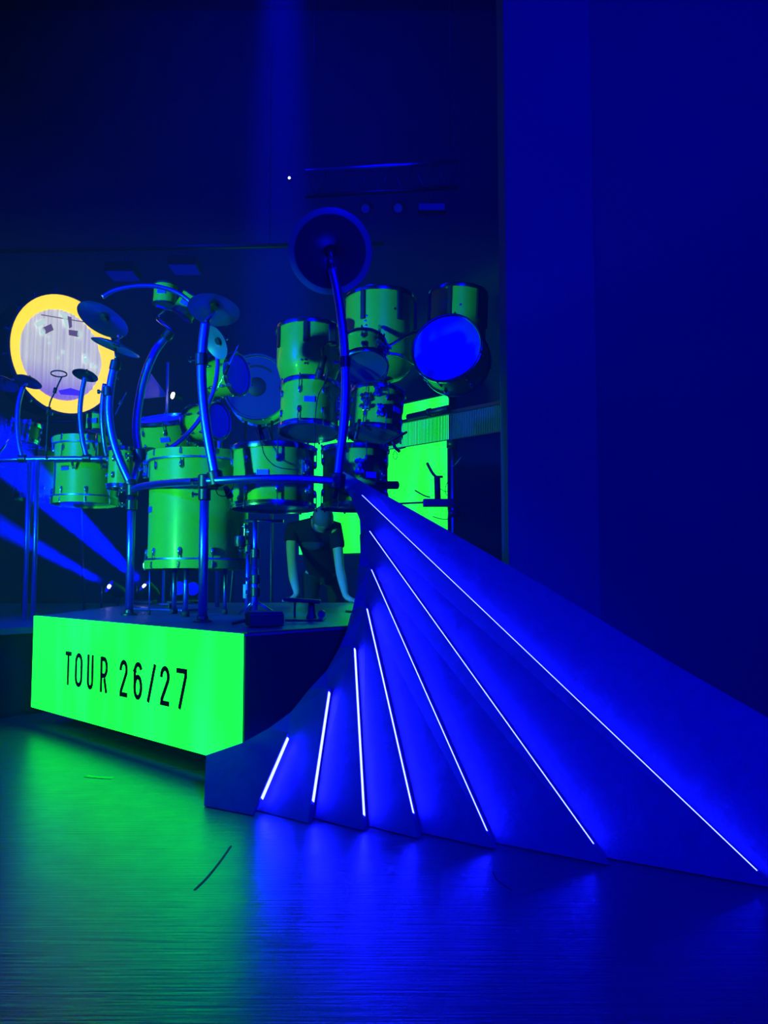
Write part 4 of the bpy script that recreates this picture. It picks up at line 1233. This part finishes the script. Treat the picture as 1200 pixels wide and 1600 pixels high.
# nose and ears
d_face = Vector((0, -0.55, -0.85)).normalized()
i0 = len(pts)
pts.append((head0 + d_face * 0.075 + Vector((0, -0.005, 0.0)), 0.02)); edges.append((5, i0))
skin_body('body', pts, edges, 0, M['skin'], per)
sh = [(pel.lerp(chest, -0.15), (0.175, 0.15)), (pel.lerp(chest, 0.5), (0.16, 0.14)), (chest, (0.168, 0.14)), (upper, (0.135, 0.115)), (neck.lerp(upper, 0.25), 0.078),
      (shl, 0.078), (pa(455, 842, 7.29), 0.072), (pa(454, 848, 7.28), 0.072), (shr, 0.078), (pa(527, 850, 7.29), 0.072), (pa(528.5, 859, 7.28), 0.070)]
skin_body('t_shirt', sh, [(0, 1), (1, 2), (2, 3), (3, 4), (3, 5), (5, 6), (6, 7), (3, 8), (8, 9), (9, 10)], 0, M['shirt'], per)
tr_ = [(pel + Vector((0, 0, 0.06)), (0.165, 0.128)), (V(-0.69, 7.82, 0.84), 0.105), (V(-0.70, 7.76, 0.50), 0.082), (V(-0.70, 7.84, 0.12), 0.065),
       (V(-0.45, 7.82, 0.84), 0.105), (V(-0.43, 7.76, 0.50), 0.082), (V(-0.43, 7.84, 0.12), 0.065)]
skin_body('trousers', tr_, [(0, 1), (1, 2), (2, 3), (0, 4), (4, 5), (5, 6)], 0, M['trousers'], per)
for x in (-0.70, -0.43):
    part('shoe', box(0.10, 0.27, 0.09, 0.03, (0, 0, 0.046)), M['black'], per, V(x, 7.76, 0))
# short hair over the crown
bm = bmesh.new(); bmesh.ops.create_uvsphere(bm, u_segments=20, v_segments=12, radius=1)
for v in list(bm.verts):
    if v.co.z < -0.15: bm.verts.remove(v)
bmesh.ops.scale(bm, vec=(0.092, 0.105, 0.100), verts=bm.verts)
hm = bm_mesh('hair', bm, True)
part('hair', hm, M['hair'], per, head0.lerp(crown, 0.55), Vector((0.0, -0.75, 0.65)).to_track_quat('Z', 'Y'))
for s_ in (-1, 1):
    e = lathe([(0, -0.006), (0.020, -0.006), (0.026, 0.004), (0.018, 0.008), (0, 0.004)], 14)
    part('ear', e, M['skin'], per, head0 + Vector((s_ * 0.086, 0.0, -0.01)), Vector((s_, 0.2, 0)).to_track_quat('Z', 'Y'))

# faded print across the chest of the t-shirt
bm = bmesh.new(); bmesh.ops.create_icosphere(bm, subdivisions=3, radius=1)
bmesh.ops.scale(bm, vec=(0.10, 0.03, 0.055), verts=bm.verts)
part('shirt_print', bm_mesh('print', bm, True), M['print'], per, pa(489, 850, 7.31))

# ------------------------------------------------------------------ chrome mounting brackets on the shells
BR_PLATE = box(0.040, 0.010, 0.10, 0.004); BR_PLATE.materials.append(M['chrome'])
BR_TUBE = lathe([(0, -0.05), (0.011, -0.05), (0.011, 0.05), (0, 0.05)], 12); BR_TUBE.materials.append(M['chrome'])
BR_KNOB = lathe([(0, 0), (0.006, 0), (0.006, 0.014), (0.013, 0.016), (0.013, 0.026), (0, 0.028)], 10); BR_KNOB.materials.append(M['chrome'])
def mount_bracket(dd, ang, fz, sc_=1.0):
    rt, c, r, h, ax = dd
    a = math.radians(ang)
    n = Vector((math.cos(a), math.sin(a), 0)); t = Vector((-n.y, n.x, 0))
    q = Quaternion((0, 0, 1), a + PI / 2)
    S = (sc_,) * 3
    pl_ = part('mount_bracket', BR_PLATE, None, rt, n * (r + 0.006) + Vector((0, 0, h * fz)), q, scale=S)
    part('mount_tube', BR_TUBE, None, pl_, (0, -0.018, 0.0), None)
    for (du, dz) in ((-0.016, 0.032), (0.016, 0.032), (-0.016, -0.032), (0.016, -0.032), (0.0, 0.0)):
        part('mount_bolt', BR_KNOB, None, pl_, (du, -0.005 if du else -0.026, dz), Quaternion((1, 0, 0), PI / 2))
mount_bracket(D2, -38, 0.62, 1.0); mount_bracket(D2, -30, 0.30, 0.7)
mount_bracket(D3, -82, 0.62, 1.0); mount_bracket(D3, -40, 0.5, 0.8)
mount_bracket(D5, -112, 0.55, 1.1); mount_bracket(D5, -82, 0.35, 0.8); mount_bracket(D5, -92, 0.82, 0.7)
mount_bracket(D6, -20, 0.5, 0.8); mount_bracket(D6, -50, 0.45, 0.7)
mount_bracket(D1, -163, 0.88, 1.1); mount_bracket(D1, -20, 0.30, 1.0)
mount_bracket(D16, -40, 0.6, 0.9); mount_bracket(D4, -20, 0.5, 0.8)
# thin booms fixed to the front rack
wpart('boom_rod', tube([at(373, 538, 5.36), at(357, 572, 5.38), at(338, 611, 5.43)], 0.0045, 8), M['chrome'], rk)
wpart('boom_grip', tube([at(358, 570, 5.38), at(351, 586, 5.39)], 0.011, 8), M['black'], rk)
wpart('boom_rod', tube([at(198, 612, 5.16), at(189, 630, 5.15), at(180, 648, 5.13)], 0.004, 8), M['chrome'], rk)
wpart('boom_joint', tube([at(190, 627, 5.15), at(187, 633, 5.15)], 0.010, 8), M['chrome'], rk)

# ------------------------------------------------------------------ small warm work lamp far behind the curved arms
wl = thing('work_lamp', 'small bright work lamp on a pole with its light cone shaped as a pale triangle', 'lamp', Vector((at(262, 600, 8.3).x, 8.3, 0.562)))
tp3 = at(262, 566, 8.3)
wpart('pole', tube([Vector((tp3.x, 8.3, 0.566)), tp3], 0.014, 10), M['tape'], wl)
wpart('base', prism([(tp3.x + 0.06 * math.cos(a * PI / 8), 8.3 + 0.06 * math.sin(a * PI / 8)) for a in range(16)], 0.562, 0.575), M['dark_metal'], wl)
fl3 = [at(x, y, 8.36) for x, y in ((236, 584), (221, 623), (262, 619))]
wpart('light_cone', shell_of(fl3, [(0, 1, 2)], Vector((0, 0.012, 0))), M['light_cone'], wl, 'light cone shaped as a pale triangle')  # solid triangle in the shape of the lamp's light on the wall
lp = at(270, 618, 8.22)
part('lamp_head', lathe([(0, -0.10), (0.03, -0.10), (0.045, 0.0), (0.04, 0.0), (0, -0.02)], 16), M['black'], wl, lp - Vector(wl.location), Vector((-0.75, -0.62, 0.15)).to_track_quat('Z', 'Y'))
part('lamp_bulb', lathe([(0, -0.015), (0.036, -0.012), (0.030, 0.008), (0, 0.016)], 16), M['warm'], wl, lp - Vector(wl.location), Vector((-0.75, -0.62, 0.15)).to_track_quat('Z', 'Y'))
wpart('arm', tube([at(262, 612, 8.3), lp + Vector((0.04, 0.06, 0))], 0.008, 8), M['dark_metal'], wl)
